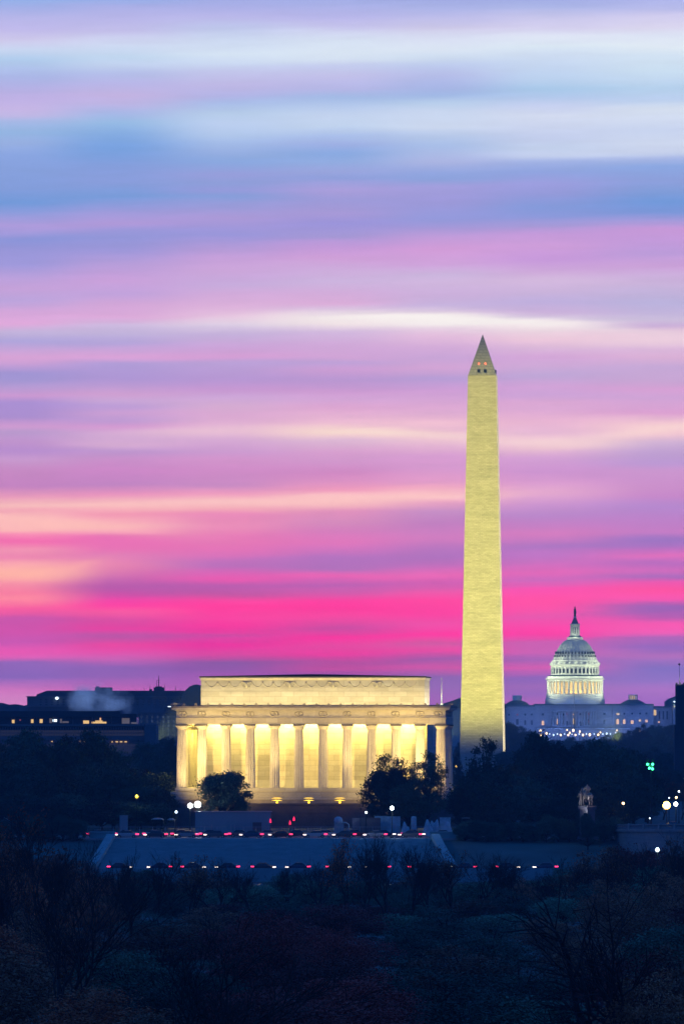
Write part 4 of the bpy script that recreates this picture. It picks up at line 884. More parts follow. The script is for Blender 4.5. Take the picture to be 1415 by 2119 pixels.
street_lamp(364.5, 1681, 1402, 7.3, 'small pale globe lamp left of the bright work floodlights', 'globe', 'lamp_small', 60, (.7, .88, 1), .26)
street_lamp(757.5, 1682, 1427, 7.3, 'small pale globe lamp above the dark container', 'globe', 'lamp_small', 60, (.7, .88, 1), .24)
street_lamp(1379, 1667, 1420, 7.3, 'orange sodium street lamp at the bridge end', 'globe', 'lamp_sodium', 900, (1, .55, .12), .75)
street_lamp(1398, 1664.5, 1400, 7.3, 'bright white street lamp right of the orange lamp', 'globe', 'lamp_white', 700, (.8, .9, 1), .40)
street_lamp(1289, 1663.5, 1450, 8, 'small warm street lamp right of the rider statue', 'globe', 'lamp_warm', 120, (1, .7, .4), .30)
street_lamp(1399, 1651, 1500, 8, 'small warm lamp above the white bridge lamp', 'globe', 'lamp_warm', 60, (1, .75, .5), .24)
street_lamp(1404.5, 1638.5, 1560, 8, 'topmost small white lamp near the right edge', 'globe', 'lamp_small', 60, (.9, .9, 1), .22)
street_lamp(1384, 1652, 1570, 8, 'faint small lamp just above the orange lamp', 'globe', 'lamp_small', 30, (.9, .9, 1), .15)
street_lamp(1344.5, 1694, 1440, 8, 'pale short lamp behind the bridge railing', 'globe', 'lamp_small', 20, (.7, .9, 1), .16)
def signal(px, py, Y, zb, lab, offs, matn='lamp_green'):
    zl = Z(py, Y); r = thing('traffic_signal', lab, 'traffic light', (X(px, Y), Y, zb), 0); H = zl - zb
    m = MB(); m.lathe([(.2, 0), (.14, .5), (.1, H + .6)], 8); m.tube([(0, 0, H + .5), (-2.2, 0, H + .7)], .06, 5); m.build('mast', M['pole'], r)
    for dx, dz in offs:
        m = MB(); m.box(dx-.2, dx+.2, -.2, .12, H + dz - .3, H + dz + .95); hs = m.build('signal_head', M['pole'], r)
        m = MB(); m.lathe([(.12, -.04), (.24, 0), (.12, .05)], 12); o = m.build('green_lens', M[matn], hs); o.rotation_euler = (R(90), 0, 0); o.location = (dx, -.25, H + dz)
    light('POINT', 'signal_glow', (0, -.8, H), 120, (.1, 1, .35), r, size=.2)
signal(1347, 1587, 1380, 7.0, 'cluster of green traffic lights on a mast at the right', ((-.7, .45), (.28, .45), (.25, -.45), (-.35, -.3)))
signal(70, 1588, 1600, 8.0, 'single small green traffic light in the left trees', ((0, 0),))
# two amber lamps in the gap left of the obelisk
for i, (px, py, Y) in enumerate(((943.5, 1586, 2500), (947.5, 1586, 2505))):
    street_lamp(px, py, Y, 10, ('left' if i == 0 else 'right') + ' one of two amber lamps in the gap between temple and obelisk', 'globe', 'lamp_sodium', 0, r0=.36)
# small distant lights below the capitol
random.seed(11)
lights = [(1118, 1513, 'lamp_warm', 1.0), (1098, 1518.5, 'lamp_warm', .8), (1118.5, 1521.5, 'lamp_warm', .9), (1130.5, 1518, 'lamp_warm', .9), (1145, 1521.5, 'lamp_small', .8), (1160, 1521.5, 'lamp_warm', .9), (1173, 1511, 'lamp_warm', .6),
          (1175.5, 1521.5, 'lamp_warm', .8), (1178.5, 1517, 'lamp_warm', .8), (1186, 1512, 'lamp_warm', 1.1), (1190.5, 1521.5, 'lamp_warm', .8), (1199.5, 1514.5, 'lamp_warm', .8), (1206, 1521.5, 'lamp_warm', .9), (1220, 1521, 'lamp_warm', 1.1),
          (1237.5, 1521, 'lamp_warm', .9), (1242, 1516, 'lamp_warm', .6), (1255, 1518.5, 'lamp_small', .8), (1276, 1512, 'lamp_warm', .6), (1274, 1516.5, 'lamp_small', .5), (1101, 1520.5, 'lamp_small', .5), (1110, 1520, 'lamp_small', .6), (1137, 1519.5, 'lamp_small', .5), (1153, 1519.5, 'lamp_small', .6), (1168, 1519.5, 'lamp_small', .5), (1183, 1520, 'lamp_small', .5), (1198, 1519.5, 'lamp_small', .6), (1213, 1519.5, 'lamp_small', .6), (1229, 1519.5, 'lamp_small', .5), (1247, 1519.8, 'lamp_small', .6), (1263, 1519, 'lamp_small', .5),
          (1324, 1514.5, 'lamp_warm', .8), (1325.5, 1519, 'lamp_warm', .6), (1357, 1514.5, 'lamp_warm', .7), (1368, 1518.5, 'lamp_small', .5), (944, 1515.5, 'lamp_warm', .8), (949.5, 1523, 'lamp_small', .9), (952, 1517, 'lamp_warm', .8)]
for i, (px, py, mt, rr) in enumerate(lights):
    Y = 4870.0 if py < 1530 else 2500.0
    zl = Z(py, Y); zb = gz(Y) - .5; H = zl - zb
    r = thing('park_lamp', 'one of the tiny lit park lamps in the row below the capitol' , 'street lamp', (X(px, Y), Y, zb), 0, 'tiny lamps in front of the capitol')
    m = MB(); m.lathe([(.2, 0), (.1, .6), (.08, H - rr)], 6); m.build('post', M['pole'], r)
    m = MB(); m.lathe([(rr*.3, H - rr*.8), (rr*.72, H), (rr*.3, H + rr*.8)], 8); m.build('globe', M[mt], r)
# ------------------------------------------------------------------ construction site on the circle
GY = 1428.0
def site(px, Y=GY): return (X(px, Y), Y, gz(Y) + .02)
def trailer():
    Y = 1430.0; px0, px1 = 404, 560; cx = (px0 + px1) / 2; w = (px1 - px0) * PX(Y)
    r = thing('site_office', 'long pale blue site office trailer in front of the left tree', 'trailer', (X(cx, Y), Y, 7.45))
    H = Z(1681, Y) - 7.45
    MB().box(-w/2, w/2, 0, 3, .3, H).build('body', M['trailer'], r)
    m = MB(); m.box(-w/2-.2, w/2+.25, -.2, 3.2, H, H+.16); m.build('roof', M['steel'], r)
    m = MB()
    for k in range(7): m.box(-w/2 + 1 + k*(w-2)/6 - .2, -w/2 + 1 + k*(w-2)/6 + .2, .2, 2.8, 0, .28)
    m.build('footing', M['crate'], r)
    for px, mt in ((533.5, 'win_dim'),):
        x = (px - cx) * PX(Y); MB().box(x-.33, x+.33, -.04, .1, 1.2, 2.35).build('window', M[mt], r)
    for px in (438, 478.5, 485): x = (px - cx) * PX(Y); MB().box(x-.06, x+.06, -.1, .0, .9, 2.2).build('door_bar', M['steel'], r)
    for px in (420, 462, 505): x = (px - cx) * PX(Y); MB().box(x-.45, x+.45, -.03, .05, .35, 2.35).build('door', M['trailer'], r)
    MB().box(-w/2 + 4, w/2 - 2.5, -1.2, -.05, .02, .28).build('walkway', M['concrete'], r)
trailer()
def boxy(name, lab, cat, px0, px1, yt, Y, mt, depth=2.0, lid=None, group=None):
    P = PX(Y); w = (px1 - px0) * P; x, y, zb = site((px0+px1)/2, Y); H = Z(yt, Y) - zb
    r = thing(name, lab, cat, (x, y, zb), 0, group)
    m = MB(); m.box(-w/2, w/2, 0, depth, .12, H); m.build('body', mt, r)
    m = MB(); m.box(-w/2-.06, w/2+.06, -.06, depth+.06, H, H+.1); m.build('lid', lid or mt, r)
    m = MB()
    for x in (-w/2+.15, w/2-.15): m.box(x-.1, x+.1, .1, depth-.1, 0, .12)
    m.build('skid', M['crate'], r)
    m = MB(); n = max(2, int(w/.5))
    for k in range(n + 1): xx = -w/2 + w*k/n; m.box(xx-.03, xx+.03, -.05, .0, .14, H-.02)
    m.build('rib', mt, r)
    return r, w, H
boxy('storage_container', 'dark low storage container right of the pale crate', 'container', 745, 787, 1694.5, 1427.5, M['container_dark'])
boxy('storage_container', 'tall pale blue storage container under the bright street lamp, left one', 'container', 775.5, 800, 1690.5, 1431, M['tarp'])
boxy('storage_container', 'shorter pale blue storage container just right of the bright street lamp', 'container', 800.7, 828, 1691.2, 1430.6, M['tarp'])
boxy('crate', 'square grey crate left of the dark container', 'crate', 729, 747, 1694.5, 1429, M['crate'])
boxy('storage_bin', 'small pale blue cabinet beside the wrapped pallets at the right', 'cabinet', 910, 932, 1693.5, 1430, M['tarp'])
boxy('site_cabin', 'pale blue upright site cabin left of the tent frames', 'cabin', 248, 264, 1689, 1430, M['trailer'])
boxy('generator', 'small dark generator box beside the red beacon', 'generator', 523, 541, 1703.5, 1426, M['container_dark'])
def tank(px, yt, w, lab):
    Y = 1429.0; x, y, zb = site(px, Y); H = Z(yt, Y) - zb; rr = w/2*PX(Y)
    r = thing('water_tank', lab, 'tank', (x, y, zb)); m = MB(); m.lathe([(rr, .1), (rr, H*.9), (rr*.85, H), (rr*.3, H*1.02)], 16); m.build('body', M['tarp'], r)
    for k in range(4): m = MB(); m.lathe([(rr+.04, H*(.15+.2*k)), (rr+.04, H*(.15+.2*k)+.06)], 16); m.build('band', M['steel'], r)
    m = MB(); m.lathe([(rr*.9, 0), (rr*.9, .1)], 12); m.build('base', M['crate'], r)
tank(856, 1690.5, 12, 'upright pale blue tank between container and wrapped pallets')
def tarp_pile(px0, px1, yt, Y, lab, seed):
    random.seed(seed); P = PX(Y); w = (px1-px0)*P; x, y, zb = site((px0+px1)/2, Y); H = Z(yt, Y) - zb
    r = thing('covered_pallet', lab, 'pallet', (x, y, zb)); vs = []; fs = []; n, mm = 12, 8
    for j in range(mm+1):
        for i in range(n+1):
            u = i/n*2-1; v = j/mm*2-1
            h = H * (1 - abs(u)**3.2) * (1 - abs(v)**4) * (1 + .18*math.sin(u*5+seed) ) * .9 + .05 + random.uniform(-.05, .05)
            vs.append((u*w/2, 1 + v*1.0, max(.05, h)))
    for j in range(mm):
        for i in range(n): fs.append((j*(n+1)+i, j*(n+1)+i+1, (j+1)*(n+1)+i+1, (j+1)*(n+1)+i))
    m = MB(); m.add(vs, fs); m.build('tarpaulin', M['tarp'], r); MB().box(-w/2+.1, w/2-.1, .05, 1.95, 0, .14).build('pallet', M['crate'], r)
tarp_pile(873, 897, 1698.5, 1427, 'low wrapped pallet heap left of its taller neighbour', 2)
tarp_pile(886, 912, 1695, 1429.5, 'taller wrapped pallet heap by the small cabinet', 5)
tarp_pile(828, 850, 1703, 1427, 'very low covered pallet right of the pale containers', 3)
tarp_pile(914, 938, 1701.5, 1426, 'flat covered pallet in front of the small cabinet at the right', 8)
def mixer():
    Y = 1427.0; x, y, zb = site(703, Y); P = PX(Y); H = Z(1690, Y) - zb
    r = thing('compact_digger', 'small pale blue construction machine with a rounded cab', 'machine', (x, y, zb))
    m = MB(); m.lathe([(.3, -.75), (.75, -.5), (.85, 0), (.75, .5), (.3, .8)], 12, smooth=True); o = m.build('cab', M['tarp'], r); o.location = (-.3, .6, H - .85)
    m = MB(); m.box(-1.1, .8, 0, 1.3, .3, H - 1.4); m.build('body', M['trailer'], r)
    m = MB(); m.tube([(.5, .6, H-1.2), (1.2, .6, H-1.25), (1.75, .6, H-1.6), (1.8, .6, .4)], [.16, .14, .12, .09], 6); m.build('arm', M['tarp'], r)
    for s in (-.75, .45):
        m = MB(); m.lathe([(.3, -.1), (.33, 0), (.3, .1)], 12); o = m.build('wheel', M['rubber'], r); o.rotation_euler = (R(90), 0, 0); o.location = (s, -.05, .33)
mixer()
def beacon(px, yt, lab, pw):
    Y = 1425.5; x, y, zb = site(px, Y); H = Z(yt, Y) - zb
    r = thing('warning_beacon', lab, 'beacon', (x, y, 7.35)); m = MB(); m.box(-.3, .3, -.3, .3, 0, .06); m.lathe([(.07, .06), (.05, H - 1.0)], 8); m.build('stand', M['pole'], r)
    m = MB(); m.lathe([(.22, H - .8), (.18, H - .4), (.07, H)], 10); m.build('lamp', M['lamp_pink'], r)
    light('POINT', 'beacon_glow', (0, -.6, H - .4), pw, (1, .05, .15), r, size=.2)
beacon(608, 1692, 'bright red cone shaped warning beacon in the middle of the site', 34)
beacon(559.5, 1696, 'dim red warning beacon at the end of the site office trailer', 6)
beacon(600, 1700, 'small red warning beacon left of the bright one', 6)
def tent_frame(px0, px1, yt, lab, Y=1430.0, canopy=True):
    P = PX(Y); w = (px1-px0)*P; x, y, zb = site((px0+px1)/2, Y); H = Z(yt, Y) - zb
    r = thing('canopy_frame', lab, 'canopy', (x, y, zb)); 
    for sx in (-w/2, w/2):
        for sy in (0, 2): m = MB(); m.tube([(sx, sy, 0), (sx, sy, H-.3)], .05, 5); m.build('leg', M['pole'], r)
    m = MB()
    if canopy: m.prism([(-w/2-.1, H-.3), (w/2+.1, H-.3), (w/4, H), (-w/4, H)], -.1, 2.1)
    else: m.tube([(-w/2, 0, H-.3), (w/2, 0, H-.3)], .06, 5); m.tube([(-w/2, 2, H-.3), (w/2, 2, H-.3)], .06, 5)
    m.build('canopy_top' if canopy else 'top_rail', M['tarp'] if canopy else M['steel'], r)
tent_frame(313, 338, 1693.5, 'pale canopy with open frame left of the small globe lamp')
tent_frame(346, 361.5, 1694.5, 'smaller pale canopy just left of the globe lamp post')
tent_frame(955, 972, 1690.5, 'bare metal frame at the right end of the site', 1430, False)
def fence():
    Y0 = 1425.0; r = thing('site_fence', 'long dark mesh fence around the construction site behind the circle road', 'fence', (0, Y0, 7.35)); H = 1.9
    x0, x1 = X(182, Y0), X(985, Y0); n = 30
    p0 = None
    for k in range(n + 1):
        x = x0 + (x1-x0)*k/n
        m = MB(); m.tube([(0, 0, 0), (0, 0, H)], .035, 5)
        if p0 is None: p0 = m.build('post', M['steel'], r); p0.location = (x, 0, 0)
        else: part_copy(p0, (x, 0, 0))
    m = MB()
    for z in (.1, H - .05): m.tube([(x0, 0, z), (x1, 0, z)], .03, 4)
    m.build('rail', M['steel'], r)
    m = MB(); k = x0
    while k < x1: m.tube([(k, 0, .1), (k, 0, H-.05)], .012, 3); k += .6
    m.build('mesh_wire', M['steel'], r)
fence()
for px, Y, lab in ((186, 1424, 'person in a reddish coat standing at the left end of the circle road'),):
    pass
# ------------------------------------------------------------------ cars
def make_car():
    r = thing('car', '', 'car', (0, 0, 0)); L_, W_ = 4.6, 1.8
    prof = [(-2.3, .35), (-2.3, .78), (-2.15, .92), (-1.35, 1.02), (-.85, 1.42), (.55, 1.45), (1.15, 1.05), (2.05, .88), (2.3, .68), (2.3, .35)]   # +x = front
    body = [(-2.3, .32), (-2.32, .75), (-2.18, .95), (-1.3, 1.02), (1.1, 1.0), (2.05, .88), (2.3, .66), (2.3, .32)]
    m = MB(); m.prism(body, -.9, .9); b = m.build('body', CARM[0], r)
    bv = b.modifiers.new('bevel', 'BEVEL'); bv.width = .06; bv.segments = 2
    cab = MB(); vs = [(-1.45, 1.0), (-.85, 1.43), (.45, 1.45), (1.15, .99)]
    pts = []
    for yy in (-.84, .84):
        for (x, z) in vs: pts.append((x, yy * (.82 if z > 1.2 else 1), z))
    cab.add(pts, [(0, 1, 2, 3), (7, 6, 5, 4), (0, 4, 5, 1), (1, 5, 6, 2), (2, 6, 7, 3), (3, 7, 4, 0)]); cab.build('cabin_glass', M['glass_dark'], r)
    rf = MB(); rf.box(-.8, .42, -.68, .68, 1.44, 1.49); rf.build('roof', CARM[0], r)
    for x in (-1.4, 1.4):
        for y in (-.92, .92):
            w = MB(); w.lathe([(.2, -.1), (.31, -.11), (.33, -.06), (.33, .06), (.31, .11), (.2, .1)], 16); o = w.build('wheel', M['rubber'], r); o.rotation_euler = (R(90), 0, 0); o.location = (x, y, .33)
            w = MB(); w.lathe([(.18, -.12), (.2, 0), (.18, .12)], 10); c = w.build('rim', M['steel'], o)
    for y in (-.68, .68):
        w = MB(); w.cbox(-2.06, y * 1.14, .78, .62, .34, .20); w.build('tail_light', M['tail'], r)
        w = MB(); w.cbox(2.02, y * 1.14, .68, .6, .34, .18); w.build('headlight', M['head'], r)
    return r
car0 = make_car()
CARLAB = ['pale grey', 'near black', 'silver', 'dark red', 'dark blue', 'charcoal']
def place_car(c, x, y, z, rz, k, lab, grp):
    c.location = (x, y, z); c.rotation_euler = (0, 0, rz); setp(c, lab, 'car', grp)
    for ch in c.children:
        if ch.name.startswith(('body', 'roof')) and ch.type == 'MESH':
            if ch.material_slots:
                ch.material_slots[0].link = 'OBJECT'; ch.material_slots[0].material = CARM[k]
    fr = 1 if abs(rz) < 1 else -1
    light('SPOT', 'tail_glow', (-2.5, 0, .8), 170, (1, .03, .12), c, (-4, 0, 0), .1, angle=90, blend=1)
    light('SPOT', 'head_beam', (2.45, 0, .7), 300, (1, .80, .66), c, (8, 0, 0), .1, angle=60, blend=1)
seen = False
n = 0
far = [203, 262, 320, 378, 437, 497, 556, 616, 675, 735, 794, 855, 918]
for i, px in enumerate(far):
    Y = 1418.0; c = car0 if i == 0 else copy_tree(car0)
    for ch in list(c.children):
        if ch.type == 'LIGHT': bpy.data.objects.remove(ch)
    k = i % 6; pos = ['at the far left end', 'second from the left', 'third from the left', 'fourth from the left', 'fifth from the left', 'sixth from the left', 'in the very middle', 'seventh from the right', 'sixth from the right', 'fifth from the right', 'fourth from the right', 'third from the right', 'at the far right end'][i] if False else None
    ordl = ['leftmost', 'second', 'third', 'fourth', 'fifth', 'sixth', 'seventh', 'eighth', 'ninth', 'tenth', 'eleventh', 'twelfth', 'rightmost'][i]
    place_car(c, X(px, Y), Y, 7.235, 0 if i % 1 == 0 else PI, k, f'{CARLAB[k]} car, {ordl} from the left in the far lane of the circle road', 'cars on the circle road')
near = [262, 322, 386, 446, 520, 580, 652, 712, 776, 848]
for i, px in enumerate(near):
    Y = 1409.5; c = copy_tree(car0)
    for ch in list(c.children):
        if ch.type == 'LIGHT': bpy.data.objects.remove(ch)
    k = (i * 5 + 2) % 6; ordl = ['leftmost', 'second', 'third', 'fourth', 'fifth', 'sixth', 'seventh', 'eighth', 'ninth', 'rightmost'][i]
    place_car(c, X(px, Y), Y, 7.235, PI, k, f'{CARLAB[k]} car, {ordl} from the left in the near lane of the circle road', 'cars on the circle road')
low = [248, 330, 400, 470, 545, 616, 700, 782, 870, 960, 1050, 1128]
for i, px in enumerate(low):
    Y = 1355.0; c = copy_tree(car0)
    for ch in list(c.children):
        if ch.type == 'LIGHT': bpy.data.objects.remove(ch)
    k = (i * 3 + 1) % 6; ordl = ['leftmost', 'second', 'third', 'fourth', 'fifth', 'sixth', 'seventh', 'eighth', 'ninth', 'tenth', 'eleventh', 'rightmost'][i]
    place_car(c, X(px, Y), Y, 1.95, PI if i % 2 else 0, k, f'{CARLAB[k]} car, {ordl} from the left on the riverside parkway below the stairs', 'cars on the riverside parkway')
# ------------------------------------------------------------------ bridge at the right
def bridge():
    A = Vector((X(1272, 1400), 1400, 0)); B = Vector((X(1430, 1310), 1310, 0)); d = (B - A); Ln = d.length; ang = math.atan2(d.y, d.x)
    r = thing('stone_bridge', 'pale stone bridge approach with a balustrade at the right edge', 'bridge', tuple(A), ang)
    zA, zB = Z(1718, 1400), Z(1717.5, 1312)
    def zt(t): return zA + (zB - zA) * t
    n = 12
    m = MB(); vs = []; fs = []
    for k in range(n + 1):
        t = k / n; x = Ln * t
        for y, z in ((0, zt(t)), (14, zt(t)), (14, -1), (0, -1)): vs.append((x, y, z))
    for k in range(n):
        for j in range(4): fs.append((k*4+j, k*4+(j+1) % 4, (k+1)*4+(j+1) % 4, (k+1)*4+j))
    fs += [(0, 1, 2, 3), (n*4+3, n*4+2, n*4+1, n*4)]
    m.add(vs, fs); m.build('side_wall', M['granite_pale'], r)
    def seg(name, x0, x1, y0, y1, h0, h1, mt):
        m = MB(); a, b = zt(x0/Ln), zt(x1/Ln)
        m.add([(x0, y0, a+h0), (x1, y0, b+h0), (x1, y1, b+h0), (x0, y1, a+h0), (x0, y0, a+h1), (x1, y0, b+h1), (x1, y1, b+h1), (x0, y1, a+h1)],
              [(0, 3, 2, 1), (4, 5, 6, 7), (0, 1, 5, 4), (1, 2, 6, 5), (2, 3, 7, 6), (3, 0, 4, 7)]); return m.build(name, mt, r)
    seg('cornice', -.5, Ln, -.35, -.01, -.35, .12, M['granite_pale'])
    fr = [0, .2, .4, .6, .8, 1.0]
    for i, f in enumerate(fr):
        x = min(Ln - 2, max(0, Ln * f - 1)); seg('pier_block', x, x + 2.0, -.2, .8, .12, 1.15, M['granite_pale'])
        if f < 1: seg('hand_rail', x + 2.02, x + Ln*.2 - .02, 0, .5, .85, 1.05, M['granite_pale']); seg('plinth', x + 2.02, x + Ln*.2 - .02, 0, .5, .02, .22, M['granite_pale'])
    b = MB(); b.lathe([(.09, .2), (.15, .32), (.09, .5), (.07, .7), (.1, .87)], 8); b0 = None
    k = 0; x = 2.3
    while x < Ln - 2.4 and k < 96:
        t = x / Ln
        if b0 is None: b0 = b.build('baluster', M['granite_pale'], r); o = b0
        else: o = part_copy(b0, (0, 0, 0))
        o.location = (x, .25, zt(t)); x += .95; k += 1
    seg('deck', 0, Ln, 1.0, 13, .005, .03, M['asphalt'])
    return A, ang, zt, Ln
bA, bang, bzt, bLn = bridge()
for i, (f, off, k, lab) in enumerate(((.22, 8, 2, 'silver car crossing the bridge nearer the trees'), (.42, 5, 3, 'dark red car on the bridge behind the balustrade'), (.62, 8, 0, 'pale grey car on the bridge nearest the right edge'))):
    c = copy_tree(car0)
    for ch in list(c.children):
        if ch.type == 'LIGHT': bpy.data.objects.remove(ch)
    x = bLn * f; place_car(c, bA.x + math.cos(bang)*x - math.sin(bang)*off, bA.y + math.sin(bang)*x + math.cos(bang)*off, bzt(f) + .04, bang, k, lab, 'cars on the bridge')
# ------------------------------------------------------------------ rider statue
def skel(name, pts, edges, rad, material, parent, root=0, sub=2):
    me = bpy.data.meshes.new(name); me.from_pydata(pts, edges, []); me.update(); me.materials.append(material)
    o = bpy.data.objects.new(name, me); COL.objects.link(o); o.parent = parent
    sk = o.modifiers.new('skin', 'SKIN'); sk.use_smooth_shade = True
    if not me.skin_vertices: 
        me.attributes  # layer made by the modifier below
        bm = bmesh.new(); bm.from_mesh(me); bm.verts.layers.skin.verify(); bm.to_mesh(me); bm.free()
    for i, v in enumerate(me.skin_vertices[0].data):
        rr = rad[i]; v.radius = (rr, rr) if not isinstance(rr, tuple) else rr; v.use_root = (i == root)
    s = o.modifiers.new('sub', 'SUBSURF'); s.levels = sub; s.render_levels = sub
    return o
def rider_statue():
    Y = 1395.0; x = X(1215, Y); zb = 7.2; zf = Z(1669.5, Y); H = zf - zb
    r = thing('rider_statue', 'bronze rider on a horse beside a standing figure, on a tall pale pedestal', 'statue', (x, Y, zb), R(118))
    m = MB(); m.box(-1.9, 1.9, -1.2, 1.2, 0, .6); m.box(-1.5, 1.5, -.85, .85, .6, H - .55); m.box(-1.75, 1.75, -1.05, 1.05, H - .55, H - .02); m.build('pedestal', M['terrace'], r)
    MB().box(-1.9, 1.9, -1.0, 1.0, H - .018, H + .12).build('statue_plinth', M['bronze_statue'], r)
    k = 1.42; z0 = H + .12
    def S(l): return [(a*k, b*k, z0 + c*k) for a, b, c in l]
    hp = [(-.75, 0, 1.45), (-.25, 0, 1.38), (.35, 0, 1.42), (.75, 0, 1.6), (1.05, 0, 2.05), (1.2, 0, 2.35), (1.5, 0, 2.2), (1.72, 0, 2.0),            # body neck head 0-7
          (-.85, .22, 1.25), (-.72, .24, .88), (-.98, .24, .52), (-.88, .24, .06), (-.85, -.22, 1.25), (-.6, -.24, .88), (-.82, -.24, .5), (-.72, -.24, .06),   # hind legs 8-15
          (.62, .2, 1.1), (.68, .22, .65), (.62, .22, .06), (.62, -.2, 1.1), (.9, -.22, .85), (.78, -.22, .45),                 # fore legs 16-21
          (-1.08, 0, 1.5), (-1.25, 0, 1.1), (-1.22, 0, .7)]
    he = [(0, 1), (1, 2), (2, 3), (3, 4), (4, 5), (5, 6), (6, 7), (0, 8), (8, 9), (9, 10), (10, 11), (0, 12), (12, 13), (13, 14), (14, 15), (2, 16), (16, 17), (17, 18), (2, 19), (19, 20), (20, 21), (0, 22), (22, 23), (23, 24)]
    hr = [.42, .40, .42, .36, .24, .17, .14, .09, .26, .15, .09, .08, .26, .15, .09, .08, .19, .10, .08, .19, .10, .08, .09, .10, .04]
    skel('horse', S(hp), he, [a*k*.95 for a in hr], M['bronze_statue'], r, 1)
    rp = [(0, 0, 1.85), (0, 0, 2.15), (.02, 0, 2.5), (.03, 0, 2.72), (.04, 0, 2.92), (.05, .32, 2.5), (.15, .48, 2.2), (.45, .3, 2.05), (.05, -.32, 2.5), (.0, -.5, 2.2), (.3, -.35, 2.0),
          (.2, .38, 1.6), (.12, .46, 1.2), (.25, .48, 1.08), (.2, -.38, 1.6), (.12, -.46, 1.2), (.25, -.48, 1.08)]
    re = [(0, 1), (1, 2), (2, 3), (3, 4), (2, 5), (5, 6), (6, 7), (2, 8), (8, 9), (9, 10), (0, 11), (11, 12), (12, 13), (0, 14), (14, 15), (15, 16)]
    rr = [.2, .2, .23, .09, .15, .12, .09, .06, .12, .09, .06, .15, .1, .07, .15, .1, .07]
    skel('rider', S(rp), re, [a*k for a in rr], M['bronze_statue'], r, 0)
    fp = [(0, 0, 1.1), (0, 0, 1.4), (0, 0, 1.68), (0, 0, 1.85), (.02, 0, 2.05), (-.02, .26, 1.62), (.08, .34, 1.3), (.2, .3, 1.1), (0, -.26, 1.62), (.1, -.4, 1.4), (.1, -.5, 1.62), (0, .13, .55), (0, .13, .05), (.02, -.13, .55), (0, -.13, .05)]
    fe = [(0, 1), (1, 2), (2, 3), (3, 4), (2, 5), (5, 6), (6, 7), (2, 8), (8, 9), (9, 10), (0, 11), (11, 12), (0, 13), (13, 14)]
    fr = [.19, .17, .2, .08, .13, .09, .07, .05, .09, .07, .05, .13, .09, .13, .09]
    skel('standing_figure', [(a*k + .95, b*k + .95, c) for (a, b, _), (_, _, c) in zip(fp, S(fp))], fe, [a*k for a in fr], M['bronze_statue'], r, 0)
    light('SPOT', 'statue_lamp', (-2.5, 7, 3.5), 1500, (.85, .92, 1), r, (0, 0, H + 2.2), .15, angle=40, blend=.5)
    light('SPOT', 'statue_lamp', (-9, 1, 4.5), 1500, (1, .72, .66), r, (0, 0, H + 3), .15, angle=32, blend=.5)
    light('POINT', 'plinth_lamp', (-1.3, 1.6, H - .9), 60, (.8, .92, 1), r, size=.1)
rider_statue()
# ------------------------------------------------------------------ trees
def leafy(seed, W=14.0, H=16.0, base=2.2, clumps=62, per=95, leaf=.42, lobes=5, spread=1.0, lm='leaf_dark', rag=.5):
    rnd = random.Random(seed)
    L_ = []
    for k in range(lobes):
        a = 2*PI*k/lobes + rnd.uniform(-.5, .5); rr = W * rnd.uniform(.12, .24)
        L_.append((rr*math.cos(a), rr*math.sin(a), base + (H-base)*rnd.uniform(.3, .62), W*rnd.uniform(.22, .31), (H-base)*rnd.uniform(.24, .36)))
    L_.append((rnd.uniform(-1, 1), rnd.uniform(-1, 1), base + (H-base)*.66, W*.24, (H-base)*.34))
    L_.append((0, 0, base + (H-base)*.34, W*.42, (H-base)*.34))
    m = MB(); tips = []
    vs = []; fs = []
    for c in range(clumps):
        lx, ly, lz, lr, lh = L_[rnd.randrange(len(L_))]
        u = rnd.uniform(-1, 1); a = rnd.uniform(0, 2*PI); q = rnd.uniform(.62, 1.0) ** .6; s = math.sqrt(1-u*u)
        cx, cy, cz = lx + lr*q*s*math.cos(a), ly + lr*q*s*math.sin(a), lz + lh*q*u
        cz = max(base*.8, min(H-.7, cz)); tips.append((cx, cy, cz)); cr = rnd.uniform(.7, 1.5) * W/14
        for i in range(int(per * rnd.uniform(.5, 1.35))):
            u = rnd.gauss(0, .5); v = rnd.gauss(0, .5); w = rnd.gauss(0, .42)
            p = Vector((cx + cr*u*1.2, cy + cr*v*1.2, cz + cr*w))
            n = Vector((rnd.gauss(0, 1), rnd.gauss(0, 1), rnd.gauss(.3, 1))).normalized(); t = n.orthogonal().normalized(); t = (Matrix.Rotation(rnd.uniform(0, 6.28), 3, n) @ t); b = n.cross(t)
            sz = leaf * rnd.uniform(.55, 1.2); k = len(vs)
            vs += [tuple(p - t*sz*.5), tuple(p + b*sz*.30), tuple(p + t*sz*.5), tuple(p - b*sz*.30)]; fs.append((k, k+1, k+2, k+3))
    m.add(vs, fs)
    tk = MB(); zt = base + (H-base)*.62
    tk.tube([(0, 0, -.5), (.05, 0, base*.5), (.1, -.1, base*1.4), (0, .1, zt*.7), (0, 0, zt)], [.5, .38, .33, .22, .1], 8)
    for i, (x, y, z) in enumerate(tips):
        if i % 2 == 0:
            s0 = base*.9 + (zt - base) * rnd.uniform(.0, .7)
            if s0 > z - .3: s0 = max(base*.7, z - 2)
            mid = (x*.45 + rnd.uniform(-.4, .4), y*.45 + rnd.uniform(-.4, .4), s0 + (z - s0)*.55)
            tk.tube([(0, 0, s0), mid, (x, y, z)], [.16, .10, .03], 5)
    root = thing('leafy_tree', '', 'tree')
    m.build('crown', M[lm], root, fixn=False); tk.build('trunk', M['bark'], root)
    return root
